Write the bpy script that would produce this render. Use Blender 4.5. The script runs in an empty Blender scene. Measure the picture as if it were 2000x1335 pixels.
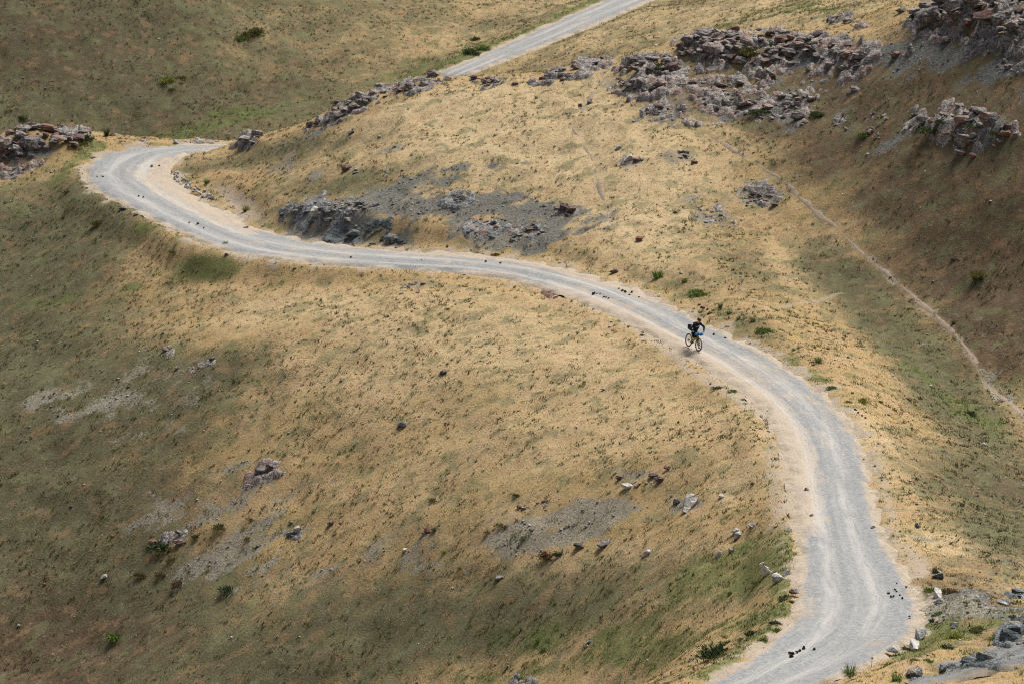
import bpy, bmesh, math, random
import numpy as np
from mathutils import Vector, Matrix, noise as mnoise

random.seed(7)
RNG = np.random.default_rng(11)
scene = bpy.context.scene
COL = scene.collection

# ------------------------------------------------------------------ camera
F_PX = 7920.0            # focal length in units of a 2000 px wide frame
PITCH = math.radians(18.0)
CAM = np.array([0.0, 0.0, 68.0])
cam_data = bpy.data.cameras.new("camera")
cam_data.sensor_width = 36.0
cam_data.lens = F_PX / 2000.0 * 36.0
cam_data.clip_start = 1.0
cam_data.clip_end = 9000.0
cam = bpy.data.objects.new("camera", cam_data)
COL.objects.link(cam)
cam.location = CAM
cam.rotation_euler = (math.pi / 2 - PITCH, 0.0, 0.0)
cam_data.dof.use_dof = True
cam_data.dof.focus_distance = 219.0
cam_data.dof.aperture_fstop = 3.5
scene.camera = cam
scene.render.resolution_x, scene.render.resolution_y = 1024, 683

# ------------------------------------------------------------------ light
SUN_EL, SUN_AZ = math.radians(50.0), math.radians(32.0)   # azimuth clockwise from +Y
world = bpy.data.worlds.new("World")
scene.world = world
world.use_nodes = True
wn = world.node_tree.nodes
wl = world.node_tree.links
bg = wn["Background"]
sky_tex = wn.new("ShaderNodeTexSky")
sky_tex.sky_type = 'NISHITA'
sky_tex.sun_disc = False
sky_tex.sun_elevation = SUN_EL
sky_tex.sun_rotation = SUN_AZ
sky_tex.altitude = 2500.0
sky_tex.dust_density = 2.0
veil = wn.new("ShaderNodeHueSaturation")      # thin high cloud greys the blue sky evenly
veil.inputs['Saturation'].default_value = 0.45
wl.new(sky_tex.outputs[0], veil.inputs['Color'])
wl.new(veil.outputs[0], bg.inputs[0])
bg.inputs[1].default_value = 0.07
sun_data = bpy.data.lights.new("sun", 'SUN')
sun_data.energy = 4.0
sun_data.angle = math.radians(28.0)
sun_data.color = (1.0, 0.945, 0.85)
sun = bpy.data.objects.new("sun", sun_data)
COL.objects.link(sun)
sd = Vector((math.sin(SUN_AZ) * math.cos(SUN_EL), math.cos(SUN_AZ) * math.cos(SUN_EL), math.sin(SUN_EL)))
sun.rotation_euler = sd.to_track_quat('Z', 'Y').to_euler()
sun.location = sd * 300
scene.view_settings.view_transform = 'Standard'
scene.view_settings.look = 'None'
scene.view_settings.gamma = 1.0
scene.view_settings.use_curve_mapping = False
scene.view_settings.exposure = 0.68
scene.cycles.max_bounces = 4
scene.cycles.diffuse_bounces = 2
scene.cycles.use_denoising = False
scene.cycles.filter_width = 1.15

# ------------------------------------------------------------------ small maths
FWD = np.array([0.0, math.cos(PITCH), -math.sin(PITCH)])
UPV = np.array([0.0, math.sin(PITCH), math.cos(PITCH)])
RGT = np.array([1.0, 0.0, 0.0])

def ray(px, py):
    return FWD * F_PX + RGT * (px - 1000.0) - UPV * (py - 667.5)

def at_z(px, py, z):
    d = ray(px, py)
    return CAM + d * ((z - CAM[2]) / d[2])

def at_y(px, py, y):
    d = ray(px, py)
    return CAM + d * ((y - CAM[1]) / d[1])

def project(P):
    P = np.asarray(P, float) - CAM
    w = P @ FWD
    return 1000 + F_PX * (P @ RGT) / w, 667.5 - F_PX * (P @ UPV) / w

def _hash(ix, iy, seed):
    n = (ix.astype(np.int64) * 374761393 + iy.astype(np.int64) * 668265263 + seed * 974634777) & 0xffffffff
    n = ((n ^ (n >> 13)) * 1274126177) & 0xffffffff
    n = n ^ (n >> 16)
    return (n & 0xffffff) / float(0xffffff)

def vnoise(x, y, seed=0):
    x = np.asarray(x, float); y = np.asarray(y, float)
    ix = np.floor(x); iy = np.floor(y)
    fx = x - ix; fy = y - iy
    fx = fx * fx * fx * (fx * (fx * 6 - 15) + 10); fy = fy * fy * fy * (fy * (fy * 6 - 15) + 10)
    a = _hash(ix, iy, seed); b = _hash(ix + 1, iy, seed)
    c = _hash(ix, iy + 1, seed); d = _hash(ix + 1, iy + 1, seed)
    return (a * (1 - fx) + b * fx) * (1 - fy) + (c * (1 - fx) + d * fx) * fy

def fbm(x, y, seed=0, octv=4, gain=0.5):
    s = 0.0; a = 1.0; t = 0.0
    for o in range(octv):
        # rotate every octave so that no lattice shows
        c, sn = math.cos(0.7 * o + 0.4), math.sin(0.7 * o + 0.4)
        s = s + a * vnoise((x * c - y * sn) * 2 ** o + 13.7 * o, (x * sn + y * c) * 2 ** o - 7.1 * o, seed + o)
        t += a; a *= gain
    return s / t

def sstep(a, b, x):
    t = np.clip((np.asarray(x, float) - a) / (b - a), 0, 1)
    return t * t * (3 - 2 * t)

# ------------------------------------------------------------------ the lie of the land
CPZ = [
 # road (centre line), by height
 (445,286,-5.2),(300,296,-5.0),(230,325,-4.8),(260,370,-4.6),(350,395,-4.2),(450,450,-3.6),(600,492,-2.9),(760,505,-2.3),(900,512,-1.8),
 (1050,540,-1.3),(1200,590,-0.7),(1330,650,-0.1),(1450,710,0.5),(1560,790,1.2),(1610,880,1.9),(1630,980,2.7),
 (1650,1080,3.5),(1680,1180,4.2),(1620,1270,4.8),(1500,1330,5.3),
 # knoll crest and face
 (490,272,-3.4),(600,240,-1.0),(680,200,0.6),(750,175,1.5),(860,152,2.5),(960,168,2.7),(1030,168,3.0),(1130,135,3.7),(1230,112,4.5),(1380,68,5.6),
 (1550,62,6.5),(1700,70,7.4),(1850,14,10.0),(2000,-10,12.0),
 (1000,440,-0.6),(800,430,-1.1),(700,400,-1.1),(700,300,-0.2),(900,300,1.0),(900,220,2.0),(1100,300,1.6),(1100,210,3.0),
 (420,335,-3.9),(500,345,-3.0),(600,300,-1.5),(1300,400,1.2),(1300,300,2.5),(1300,200,3.9),(1550,180,4.6),(1430,210,3.8),
 (1200,480,0.1),(1400,500,0.6),(1450,600,0.7),(1600,700,0.8),(1650,780,1.2),
 # left outcrop, berm behind the bend, left slopes
 (80,262,-4.0),(0,272,-4.4),(180,268,-4.5),(330,276,-4.6),(0,330,-5.4),(100,330,-5.1),(0,500,-7.4),(100,420,-5.6),(250,450,-4.85),(350,500,-4.35),
 (300,570,-5.5),(0,620,-9.0),(150,600,-7.4),(480,540,-3.75),
 # dome in front of the road
 (700,545,-2.4),(900,552,-1.3),(1050,582,-0.6),(1200,640,-0.1),(1350,720,0.4),(1450,800,1.0),(1500,900,1.6),(1500,1000,2.1),
 (700,650,-2.9),(700,800,-4.3),(700,950,-6.2),(700,1100,-7.5),(700,1300,-9.7),
 (1000,700,-1.3),(1000,850,-2.3),(1000,1000,-3.5),(1000,1150,-4.9),(1000,1335,-6.7),
 (1250,800,-0.4),(1250,950,-0.7),(1250,1100,-1.6),(1250,1250,-2.3),(1250,1335,-2.7),
 (1400,1080,0.8),(1450,1200,2.5),(1300,1300,0.2),(1390,1325,4.2),
 (400,650,-5.2),(400,800,-6.8),(400,1000,-9.3),(400,1300,-12.0),(100,750,-8.6),(100,1000,-11.5),(100,1300,-15.5),
 # right of the road
 (1800,900,1.0),(1750,1000,2.6),(1850,1000,1.8),(1800,1080,3.2),(2000,1000,-0.3),(1900,1100,3.0),(2000,1150,3.0),(1860,1180,4.3),(2000,1250,5.5),
 (1850,1280,5.6),(1900,1335,6.3),
 # gully and the slope beyond it
 (1400,330,1.8),(1500,420,0.6),(1600,520,-0.4),(1720,640,-1.2),(1850,750,-1.9),(2000,860,-2.3),
 (1500,330,2.2),(1700,400,2.1),(1700,250,4.7),(1850,550,0.4),(1850,350,4.3),(1850,150,7.8),(2000,650,0.0),(2000,450,3.3),(2000,200,8.3),
]
CPY = [
 # the valley behind and its far side, by distance
 (0,240,307),(0,150,312.5),(0,60,317.5),(0,-10,321.5),(250,262,306),(250,150,312.5),(250,60,318),(250,-10,322.5),(440,268,303),(500,200,310),(500,100,318),(500,-10,327),
 (600,215,308),(750,160,313),(750,60,323),(750,-10,332),(880,150,313),(1000,140,309),(1000,100,316),(1000,60,324),(1000,-10,337),(1200,90,308),
 (1200,30,322),(1270,-5,331),(1350,30,312),(1500,35,300),(1500,-10,315),(1650,20,292),(1750,-10,292),
]
CPXYZ = []
for (px, py) in ((490,272),(600,240),(680,200),(750,175),(860,152),(960,168),(1030,168),(1130,135),(1230,112),(80,262),(0,272),(180,268),(330,276)):
    z = [c[2] for c in CPZ if c[0] == px and c[1] == py][0]
    p = at_z(px, py, z)
    CPXYZ.append((p[0], p[1] + 16, z - 6.6))
for (px, py, dz) in ((1380,68,5.6),(1550,62,5.4),(1700,70,5.2),(1850,14,5.2),(2000,-10,5.2)):
    z = [c[2] for c in CPZ if c[0] == px and c[1] == py][0]
    p = at_z(px, py, z)
    CPXYZ.append((p[0], p[1] + 14, z - dz))
# outside the picture
CPXYZ += [(-60,130,-6),(-20,130,4),(20,130,11),(60,130,10),(-60,60,30),(0,60,37),(60,60,36),(-60,-5,58),(0,-6,65.5),(60,-5,64),(0,100,17),(40,100,20),(-40,100,10),
          (-62,200,-17),(-62,240,-13),(-62,280,-12),(-62,330,-3),(62,200,1),(62,240,13),(62,280,8),(62,330,-6),
          (-60,400,24),(0,400,14),(60,400,10),(15,150,6.5),(28,150,8.2),(0,160,-2.5),(-20,170,-13)]
pts = [at_z(*c) for c in CPZ] + [at_y(*c) for c in CPY] + [np.array(c, float) for c in CPXYZ]
PTS = np.array(pts)

def tps_phi(r2):
    return np.where(r2 > 1e-9, 0.5 * r2 * np.log(np.maximum(r2, 1e-9)), 0.0)

def tps_fit(P, lam):
    n = len(P)
    XY = P[:, :2] / 10.0
    d2 = ((XY[:, None, :] - XY[None, :, :]) ** 2).sum(-1)
    A = np.zeros((n + 3, n + 3))
    A[:n, :n] = tps_phi(d2) + np.eye(n) * lam
    A[:n, n] = 1; A[:n, n + 1:] = XY
    A[n, :n] = 1; A[n + 1:, :n] = XY.T
    b = np.zeros(n + 3); b[:n] = P[:, 2]
    return XY, np.linalg.solve(A, b)

TXY, TW = tps_fit(PTS, 0.06)

def tps(x, y):
    x = np.asarray(x, float).ravel() / 10.0; y = np.asarray(y, float).ravel() / 10.0
    out = np.empty(len(x)); n = len(TXY)
    for s in range(0, len(x), 20000):
        xs = x[s:s + 20000]; ys = y[s:s + 20000]
        d2 = (xs[:, None] - TXY[None, :, 0]) ** 2 + (ys[:, None] - TXY[None, :, 1]) ** 2
        out[s:s + 20000] = tps_phi(d2) @ TW[:n] + TW[n] + TW[n + 1] * xs + TW[n + 2] * ys
    return out

GX0, GX1, GDX = -52.0, 52.0, 0.24
GY0, GY1, GDY = 136.0, 362.0, 0.34
gx = np.arange(GX0, GX1 + 1e-6, GDX)
gy = np.arange(GY0, GY1 + 1e-6, GDY)
# smooth base sampled coarsely and refined bilinearly would crease: evaluate it straight
GXX, GYY = np.meshgrid(gx, gy)
HB = tps(GXX, GYY).reshape(GXX.shape)

def sample(grid, x, y):
    fx = np.clip((np.asarray(x, float) - GX0) / GDX, 0, len(gx) - 1.001)
    fy = np.clip((np.asarray(y, float) - GY0) / GDY, 0, len(gy) - 1.001)
    ix = fx.astype(int); iy = fy.astype(int)
    tx = fx - ix; ty = fy - iy
    return ((grid[iy, ix] * (1 - tx) + grid[iy, ix + 1] * tx) * (1 - ty)
            + (grid[iy + 1, ix] * (1 - tx) + grid[iy + 1, ix + 1] * tx) * ty)

def hit(grid, px, py):
    """where the line of sight through a photo point meets the ground"""
    d = ray(px, py)
    ys = np.arange(GY0 + 1, GY1 - 1, 0.25)
    t = ys / d[1]
    X = d[0] * t; Z = CAM[2] + d[2] * t
    h = sample(grid, X, ys)
    below = np.nonzero(Z < h)[0]
    if len(below) == 0:
        i = len(ys) - 1
        return np.array([X[i], ys[i], h[i]])
    i = below[0]
    if i == 0:
        return np.array([X[0], ys[0], h[0]])
    a = (Z[i - 1] - h[i - 1]); b = (h[i] - Z[i])
    f = a / (a + b + 1e-9)
    y = ys[i - 1] + 0.25 * f
    x = d[0] * y / d[1]
    return np.array([x, y, float(sample(grid, x, y))])

def resample(P, step):
    P = np.asarray(P, float)
    # Catmull-Rom through the points, then even steps
    Q = np.vstack([2 * P[0] - P[1], P, 2 * P[-1] - P[-2]])
    out = []
    for i in range(1, len(Q) - 2):
        for t in np.linspace(0, 1, 24, endpoint=False):
            out.append(0.5 * ((2 * Q[i]) + (-Q[i - 1] + Q[i + 1]) * t + (2 * Q[i - 1] - 5 * Q[i] + 4 * Q[i + 1] - Q[i + 2]) * t * t
                              + (-Q[i - 1] + 3 * Q[i] - 3 * Q[i + 1] + Q[i + 2]) * t ** 3))
    out.append(P[-1])
    out = np.array(out)
    s = np.concatenate([[0], np.cumsum(np.linalg.norm(np.diff(out[:, :2], axis=0), axis=1))])
    n = max(2, int(s[-1] / step))
    u = np.linspace(0, s[-1], n)
    return np.stack([np.interp(u, s, out[:, k]) for k in range(out.shape[1])], 1), u

def smooth1(a, k, it=3):
    a = np.array(a, float)
    for _ in range(it):
        p = np.pad(a, (k, k), mode='edge')
        a = np.convolve(p, np.ones(2 * k + 1) / (2 * k + 1), mode='valid')
    return a
# ------------------------------------------------------------------ road lines (photo points -> ground points)
ROAD_PX = [  # (outer edge, inner edge) pairs from behind the knoll to the near bend
 ((505,274),(500,282),-5.6),((475,279),(473,287),-5.3),((445,281),(445,290),-5.15),((380,283),(395,296)),((300,286),(355,305)),((235,292),(337,320)),((190,308),(332,335)),((166,340),(340,350)),
 ((185,368),(365,370)),((235,394),(405,395)),((285,420),(445,416)),((340,446),(490,440)),((400,473),(540,457)),((470,494),(610,471)),((560,507),(690,481)),
 ((680,518),(770,488)),((790,525),(860,493)),((900,532),(960,500)),((1000,546),(1055,514)),((1080,568),(1150,536)),((1150,593),(1230,562)),
 ((1220,624),(1300,592)),((1285,657),(1370,629)),((1340,690),(1450,668)),((1395,724),(1530,711)),((1445,760),(1598,760)),((1490,800),(1645,808)),
 ((1520,845),(1680,860)),((1537,900),(1697,920)),((1547,955),(1705,978)),((1556,1015),(1720,1030)),((1562,1080),(1742,1080)),((1556,1140),(1775,1130)),
 ((1556,1190),(1797,1180)),((1525,1232),(1792,1222)),((1480,1272),(1760,1256)),((1435,1302),(1705,1290)),((1385,1330),(1640,1318)),((1330,1356),(1570,1345)),
]
PATH1_PX = [(1385,262),(1440,296),(1500,330),(1570,390),(1640,452),(1720,522),(1800,592),(1860,645),(1900,700),(1940,762),(2000,812),(2060,862),(2150,935),(2260,1010)]
PATH2_PX = [(1110,235),(1135,270),(1155,300),(1165,340),(1175,380),(1192,425),(1195,455)]
PATH3_PX = [(1215,128),(1185,148),(1165,170),(1150,195),(1130,230)]
FAR_PX = [((690,215),(750,218),-11.2),((780,178),(840,180),-10.9),((840,152),(902,153),-10.7),((870,138),(932,139),-10.6),((960,98),(1020,106)),((1050,58),(1110,70)),((1140,18),(1200,32)),((1190,-4),(1265,4)),((1240,-22),(1320,-18))]

def level_ground(H, A, B, zc, blend, x0=0.35):
    """levels a strip between the edge lines A and B to the height zc, with banks of width blend"""
    lo = np.minimum(A.min(0), B.min(0)) - blend - 2; hi = np.maximum(A.max(0), B.max(0)) + blend + 2
    jx = np.nonzero((gx > lo[0]) & (gx < hi[0]))[0]; jy = np.nonzero((gy > lo[1]) & (gy < hi[1]))[0]
    X, Y = np.meshgrid(gx[jx], gy[jy])
    sh = X.shape
    X = X.ravel(); Y = Y.ravel()
    best = np.full(len(X), 1e9); bz = np.zeros(len(X))
    C = 0.5 * (A + B); hw = 0.5 * np.linalg.norm(A - B, axis=1)
    # distance to the strip: to the cross segments A_i-B_i
    for i in range(len(C)):
        m = (np.abs(X - C[i, 0]) < hw[i] + blend + 1) & (np.abs(Y - C[i, 1]) < hw[i] + blend + 1)
        if not m.any():
            continue
        dx = B[i] - A[i]; L2 = max(dx @ dx, 1e-6)
        t = np.clip(((X[m] - A[i, 0]) * dx[0] + (Y[m] - A[i, 1]) * dx[1]) / L2, 0, 1)
        d = np.hypot(X[m] - A[i, 0] - t * dx[0], Y[m] - A[i, 1] - t * dx[1])
        b = best[m]; z = bz[m]
        k = d < b
        b[k] = d[k]; z[k] = zc[i]
        best[m] = b; bz[m] = z
    w = 1 - sstep(x0, blend, best)
    H2 = H.copy()
    sub = H2[np.ix_(jy, jx)].ravel()
    sub = sub * (1 - w) + bz * w
    H2[np.ix_(jy, jx)] = sub.reshape(sh)
    D = np.full(H.shape, 99.0)
    D[np.ix_(jy, jx)] = best.reshape(sh)
    return H2, D

def on_level(pairs, base, tail=0.0):
    """edge lines of a levelled strip at a smoothed height, so that they lie where the photo shows them"""
    rows = []
    for pr in pairs:
        a, b = pr[0], pr[1]
        if len(pr) > 2:
            z = pr[2]
        else:
            z = 0.5 * (hit(base, *a)[2] + hit(base, *b)[2])
        rows.append([a[0], a[1], b[0], b[1], z])
    rows = np.array(rows)
    zs = smooth1(rows[:, 4], 1, 2)
    pz = [list(at_z(r[0], r[1], z)[:2]) + list(at_z(r[2], r[3], z)[:2]) + [z] for r, z in zip(rows, zs)]
    if tail:                       # the road goes on beyond the picture
        a, b = np.array(pz[-2]), np.array(pz[-1])
        mid = lambda r: .5 * (r[:2] + r[2:4])
        d = mid(b) - mid(a); d = d / np.linalg.norm(d)
        for k in (1, 2, 3):
            e = b.copy(); sh = d * tail * k / 3
            e[:2] += sh; e[2:4] += sh
            m_ = mid(e)
            e[4] = b[4] + (float(sample(base, m_[0], m_[1])) - float(sample(base, *mid(b)))) * .8
            pz.append(list(e))
    R, u = resample(np.array(pz), 0.4)
    return R[:, 0:2], R[:, 2:4], R[:, 4], u

RA, RB, RZ, RU = on_level(ROAD_PX, HB, 8.0)
FA, FB, FZ, FU = on_level(FAR_PX, HB, 20.0)
H, DROAD = level_ground(HB, RA, RB, RZ, 2.6)
H, DFAR = level_ground(H, FA, FB, FZ, 4.0)

# natural unevenness, none on the road itself
keep = sstep(0.1, 1.6, DROAD) * sstep(0.1, 1.6, DFAR)
bump = (fbm(GXX / 9, GYY / 9, 3, 3) - 0.5) * 0.9 + (fbm(GXX / 2.2, GYY / 2.6, 5, 3) - 0.5) * 0.38 + (fbm(GXX / 0.8, GYY / 0.9, 8, 2) - 0.5) * 0.15
H = H + bump * keep
# the cut bank on the inside of the bend, and a low lip where the dome meets the road
def strip_dist(P):
    P = np.asarray(P)
    lo, hi = P.min(0) - 8, P.max(0) + 8
    jx = np.nonzero((gx > lo[0]) & (gx < hi[0]))[0]; jy = np.nonzero((gy > lo[1]) & (gy < hi[1]))[0]
    X, Y = np.meshgrid(gx[jx], gy[jy])
    best = np.full(X.shape, 99.0)
    for i in range(len(P) - 1):
        a, b = P[i], P[i + 1]
        d = b - a; L2 = max(d @ d, 1e-9)
        t = np.clip(((X - a[0]) * d[0] + (Y - a[1]) * d[1]) / L2, 0, 1)
        best = np.minimum(best, np.hypot(X - a[0] - t * d[0], Y - a[1] - t * d[1]))
    D = np.full(H.shape, 99.0)
    D[np.ix_(jy, jx)] = best
    return D

# worn foot trails press into the turf a little
def trail(pxs):
    P, u = resample(np.array([hit(H, *p) for p in pxs]), 0.4)
    P[:, 0] = smooth1(P[:, 0], 4, 2); P[:, 1] = smooth1(P[:, 1], 4, 2)
    return P, u
P1, U1 = trail(PATH1_PX)
P2, U2 = trail(PATH2_PX)
P3, U3 = trail(PATH3_PX)
DP1, DP2, DP3 = strip_dist(P1[:, :2]), strip_dist(P2[:, :2]), strip_dist(P3[:, :2])
H = H - 0.07 * (1 - sstep(0.1, 0.7, DP1)) - 0.05 * (1 - sstep(0.1, 0.6, DP2)) - 0.04 * (1 - sstep(0.1, 0.6, DP3))
HBED = H.copy()
H = H - 0.14 * (1 - sstep(0.0, 0.45, DROAD)) - 0.12 * (1 - sstep(0.0, 0.4, DFAR))
# ------------------------------------------------------------------ what grows where, plus some painted darkening (ground cover, in ground coordinates)
def local_map(px, py):
    """ground point under a photo point and the ground vectors that one photo pixel right / down spans there"""
    c = hit(H0, px, py)
    e = 1.2
    gxs = (sample(H0, c[0] + e, c[1]) - sample(H0, c[0] - e, c[1])) / (2 * e)
    gys = (sample(H0, c[0], c[1] + e) - sample(H0, c[0], c[1] - e)) / (2 * e)
    def plane(qx, qy):
        d = ray(qx, qy)
        # c.z + gx (x-cx) + gy (y-cy) = z along the ray
        num = c[2] - CAM[2] - gxs * (c[0] - CAM[0]) - gys * (c[1] - CAM[1])
        den = d[2] - gxs * d[0] - gys * d[1]
        t = num / den
        return (CAM + d * t)[:2]
    o = plane(px, py)
    return c, plane(px + 4, py) / 4 - o / 4, plane(px, py + 4) / 4 - o / 4

ZERO = np.zeros(H.shape)

def add_blob(M, cx, cy, rx, ry, ang=0.0, w=1.0):
    c, ux, uy = local_map(cx, cy)
    lim = 0.055 / max(np.linalg.norm(ux), 1e-6)
    if np.linalg.norm(uy) > 0.35:
        uy = uy / np.linalg.norm(uy) * 0.35
    a = math.radians(ang)
    e1 = (ux * math.cos(a) + uy * math.sin(a)) * rx
    e2 = (-ux * math.sin(a) + uy * math.cos(a)) * ry
    inv = np.linalg.inv(np.stack([e1, e2], 1))
    R = 2.0 * (np.linalg.norm(e1) + np.linalg.norm(e2))
    jx = np.nonzero(np.abs(gx - c[0]) < R)[0]; jy = np.nonzero(np.abs(gy - c[1]) < R)[0]
    if len(jx) == 0 or len(jy) == 0:
        return
    X, Y = np.meshgrid(gx[jx] - c[0], gy[jy] - c[1])
    p = inv[0, 0] * X + inv[0, 1] * Y; q = inv[1, 0] * X + inv[1, 1] * Y
    v = w * np.exp(-((p * p + q * q) ** 1.4) * 0.9)
    sub = M[np.ix_(jy, jx)]
    M[np.ix_(jy, jx)] = 1 - (1 - sub) * (1 - v)

def add_line(M, pxs, half, w=1.0):
    P, u = resample(np.array([hit(H0, *p) for p in pxs]), 0.8)
    D = strip_dist(P[:, :2])
    v = w * (1 - sstep(half * 0.4, half * 1.6, D))
    M[:] = 1 - (1 - M) * (1 - v)

# rock pushes up low mounds under the outcrops
H0 = HBED
MOUND = ZERO.copy()
for b in [(1270,140,60,35,0,.6),(1400,95,90,34,5,.9),(1520,95,80,30,5,.8),(1640,100,70,30,5,.7),(1780,30,80,20,0,.7),(1900,40,100,26,12,1.0),(1900,255,80,30,10,.6),
          (80,275,100,26,0,.8),(690,205,60,12,-25,.5),(820,165,50,8,-15,.4),(1140,130,60,10,-18,.4),(490,275,30,10,0,.5),(1490,185,80,40,0,.3)]:
    add_blob(MOUND, *b)
H = H + MOUND * (0.35 + 1.1 * fbm(GXX / 2.2, GYY / 2.2, 91, 3)) * 0.85 * sstep(0.2, 2.0, DROAD)
H0 = H
GREEN, OLIVE, BROWN, SCREE, GRAVEL, DUST, PALE, TURQ = [ZERO.copy() for _ in range(8)]
for b in [(430,238,150,20,-14,.65),(560,205,90,12,-18,.5),(160,305,70,14,-32,.8),(60,345,130,28,-15,.45),(400,522,95,24,4,.75),(290,447,42,12,25,.6),
          (330,548,110,18,-10,.6),(80,595,110,14,-14,.6),(1560,725,62,26,35,.7),(1400,1130,150,58,-10,.65),(1490,1095,60,75,0,.7),(1310,1275,260,45,-12,.75),
          (1000,1322,280,26,-4,.6),(1470,1260,60,30,-30,.7),(1900,805,140,22,34,.55),(1780,725,90,14,36,.5),(1815,1245,110,34,-25,.95),(1930,1215,90,22,-22,.8),(1760,1275,70,26,-25,.8),
          (1480,32,140,16,-14,.7),(1600,20,90,14,-10,.6),(355,345,26,12,30,.7),(520,440,34,12,20,.7),(490,65,36,10,-30,.8),(325,155,26,9,0,.6),(300,180,40,10,0,.35),
          (1280,570,80,16,28,.55),(1400,600,90,16,30,.6),(980,512,60,6,5,.6),(1120,505,80,14,10,.35),(380,640,160,18,-12,.35),(300,690,120,16,-12,.3),
          (470,870,80,20,-10,.4),(600,830,120,18,-12,.25),(1100,560,40,10,20,.3),(560,1215,320,50,-5,.2),(1050,1240,330,50,-6,.4),(1860,1320,120,12,-8,.8),(1640,1330,60,10,-8,.6),
          (1780,1090,12,30,0,.4),(1745,1070,12,60,-18,.5),(1700,990,8,60,-8,.5),(240,300,30,8,0,.5),(380,285,60,5,0,.5),(70,420,110,22,-15,.35),(650,500,60,6,6,.3),
          (150,480,140,22,-12,.3),(1420,700,40,14,34,.4),(1460,800,18,36,-28,.35),(1250,645,60,8,28,.35),(1650,770,60,16,38,.5)]:
    add_blob(GREEN, *b)
add_line(GREEN, [(760,172),(860,132),(930,98),(1000,72),(1100,32),(1165,4),(1215,-18)], 0.9, 0.9)
add_line(GREEN, [(1552,1040),(1556,1120),(1548,1185),(1508,1230),(1440,1288),(1395,1322)], 1.0, 0.75)
add_line(GREEN, [(700,192),(780,160),(860,124),(930,88)], 2.0, 0.5)
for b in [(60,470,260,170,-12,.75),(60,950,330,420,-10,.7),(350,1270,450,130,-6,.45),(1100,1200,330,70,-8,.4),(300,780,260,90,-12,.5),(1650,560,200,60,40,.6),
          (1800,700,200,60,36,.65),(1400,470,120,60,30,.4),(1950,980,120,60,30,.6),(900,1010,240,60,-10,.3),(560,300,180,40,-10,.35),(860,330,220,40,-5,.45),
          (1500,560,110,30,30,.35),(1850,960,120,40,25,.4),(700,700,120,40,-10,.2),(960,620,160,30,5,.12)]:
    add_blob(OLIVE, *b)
for b in [(30,700,230,120,-12,.8),(250,740,200,60,-12,.6),(60,450,220,110,-12,.6),(100,1150,330,230,0,.6),(700,1300,500,60,-4,.3),(1250,1200,250,60,-8,.3),(1900,930,170,80,25,.55),(1960,1060,100,50,10,.5),(1880,830,160,40,34,.6),(560,285,130,20,-14,.4),  # left-flank blobs: grey-green turf, with shade of that side put into its colour
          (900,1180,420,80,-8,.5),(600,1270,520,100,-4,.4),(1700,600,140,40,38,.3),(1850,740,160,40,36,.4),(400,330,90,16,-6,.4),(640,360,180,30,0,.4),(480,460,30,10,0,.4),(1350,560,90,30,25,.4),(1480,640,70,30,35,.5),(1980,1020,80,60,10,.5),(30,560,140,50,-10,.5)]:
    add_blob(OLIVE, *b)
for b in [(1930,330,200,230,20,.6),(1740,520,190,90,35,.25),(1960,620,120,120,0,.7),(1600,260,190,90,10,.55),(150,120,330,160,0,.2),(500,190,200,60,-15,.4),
          (1900,120,200,110,0,.6),(120,860,170,50,-12,.4),(1450,430,80,50,20,.25),(300,980,200,60,-10,.35),(1780,1180,90,40,0,.35),(1850,1130,110,40,0,.5),(1890,1190,130,70,-15,.7),(60,60,330,150,0,.3),(60,1290,320,140,0,.75),(1960,940,120,80,20,.4)]:  # both left-corner blobs put darkening of the view's corners into the turf colour
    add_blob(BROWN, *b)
for b in [(1450,195,190,60,6,.7),(1660,190,190,90,10,.6),(1880,190,240,150,15,.7),(1640,320,170,70,22,.3),(1850,440,200,120,30,.4),(1950,560,120,140,30,.6),(1970,700,90,60,35,.4),(1300,190,90,40,0,.4)]:
    add_blob(BROWN, *b)
for b in [(820,398,220,32,4,.74),(980,446,200,30,4,.74),(690,468,130,20,6,.8),(1060,402,130,24,6,.5),(620,412,95,24,0,.5),(900,335,170,28,-4,.42),(1100,460,60,24,0,.5),
          (1440,190,150,55,8,.5),(1320,205,80,36,8,.42),(1560,220,80,36,5,.42),(1780,100,120,46,5,.5),(1930,130,110,46,10,.5),(1880,255,100,46,10,.45),(1690,250,60,40,0,.35),
          (1590,110,110,34,5,.5),(1280,150,80,40,0,.5),(60,300,100,30,0,.5),(60,335,90,12,-5,.5),(700,215,110,14,-25,.4),(1110,140,90,14,-18,.4),
          (1940,1150,90,40,0,.65),(1880,1175,60,40,0,.5),(1960,1210,60,30,0,.5)]:
    add_blob(SCREE, *b)
for b in [(1130,1022,130,36,-10,1.0),(1200,992,90,24,-10,.9),(1060,1050,90,24,-12,.7),(220,760,170,50,-12,.33),(100,790,120,40,-12,.26),(540,955,150,46,-12,.48),(700,1080,230,50,-12,.40),(400,1085,150,60,-5,.45),(300,1000,120,40,-12,.35),(250,830,150,40,-12,.35),
          (1330,980,40,16,0,.6),(1955,770,70,16,42,.6),(1800,660,60,16,38,.45),(1880,1200,80,50,0,.6),(1475,375,70,38,10,.6),(1385,420,70,40,10,.45),(1345,310,50,30,20,.45),
          (560,335,80,24,0,.35),(940,452,80,22,5,.8),(620,405,90,20,-8,.7),(1225,305,40,20,10,.5),(900,1100,120,30,-8,.45),(960,1000,100,30,-10,.35),(350,705,130,30,-12,.4),
          (1240,930,70,16,5,.5),(790,560,50,12,0,.4),(1010,1045,120,28,-12,.6),(480,920,60,22,-10,.6),(640,1020,80,24,0,.35),(750,290,120,16,0,.2),(1820,1040,30,40,0,.4)]:
    add_blob(GRAVEL, *b)
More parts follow.
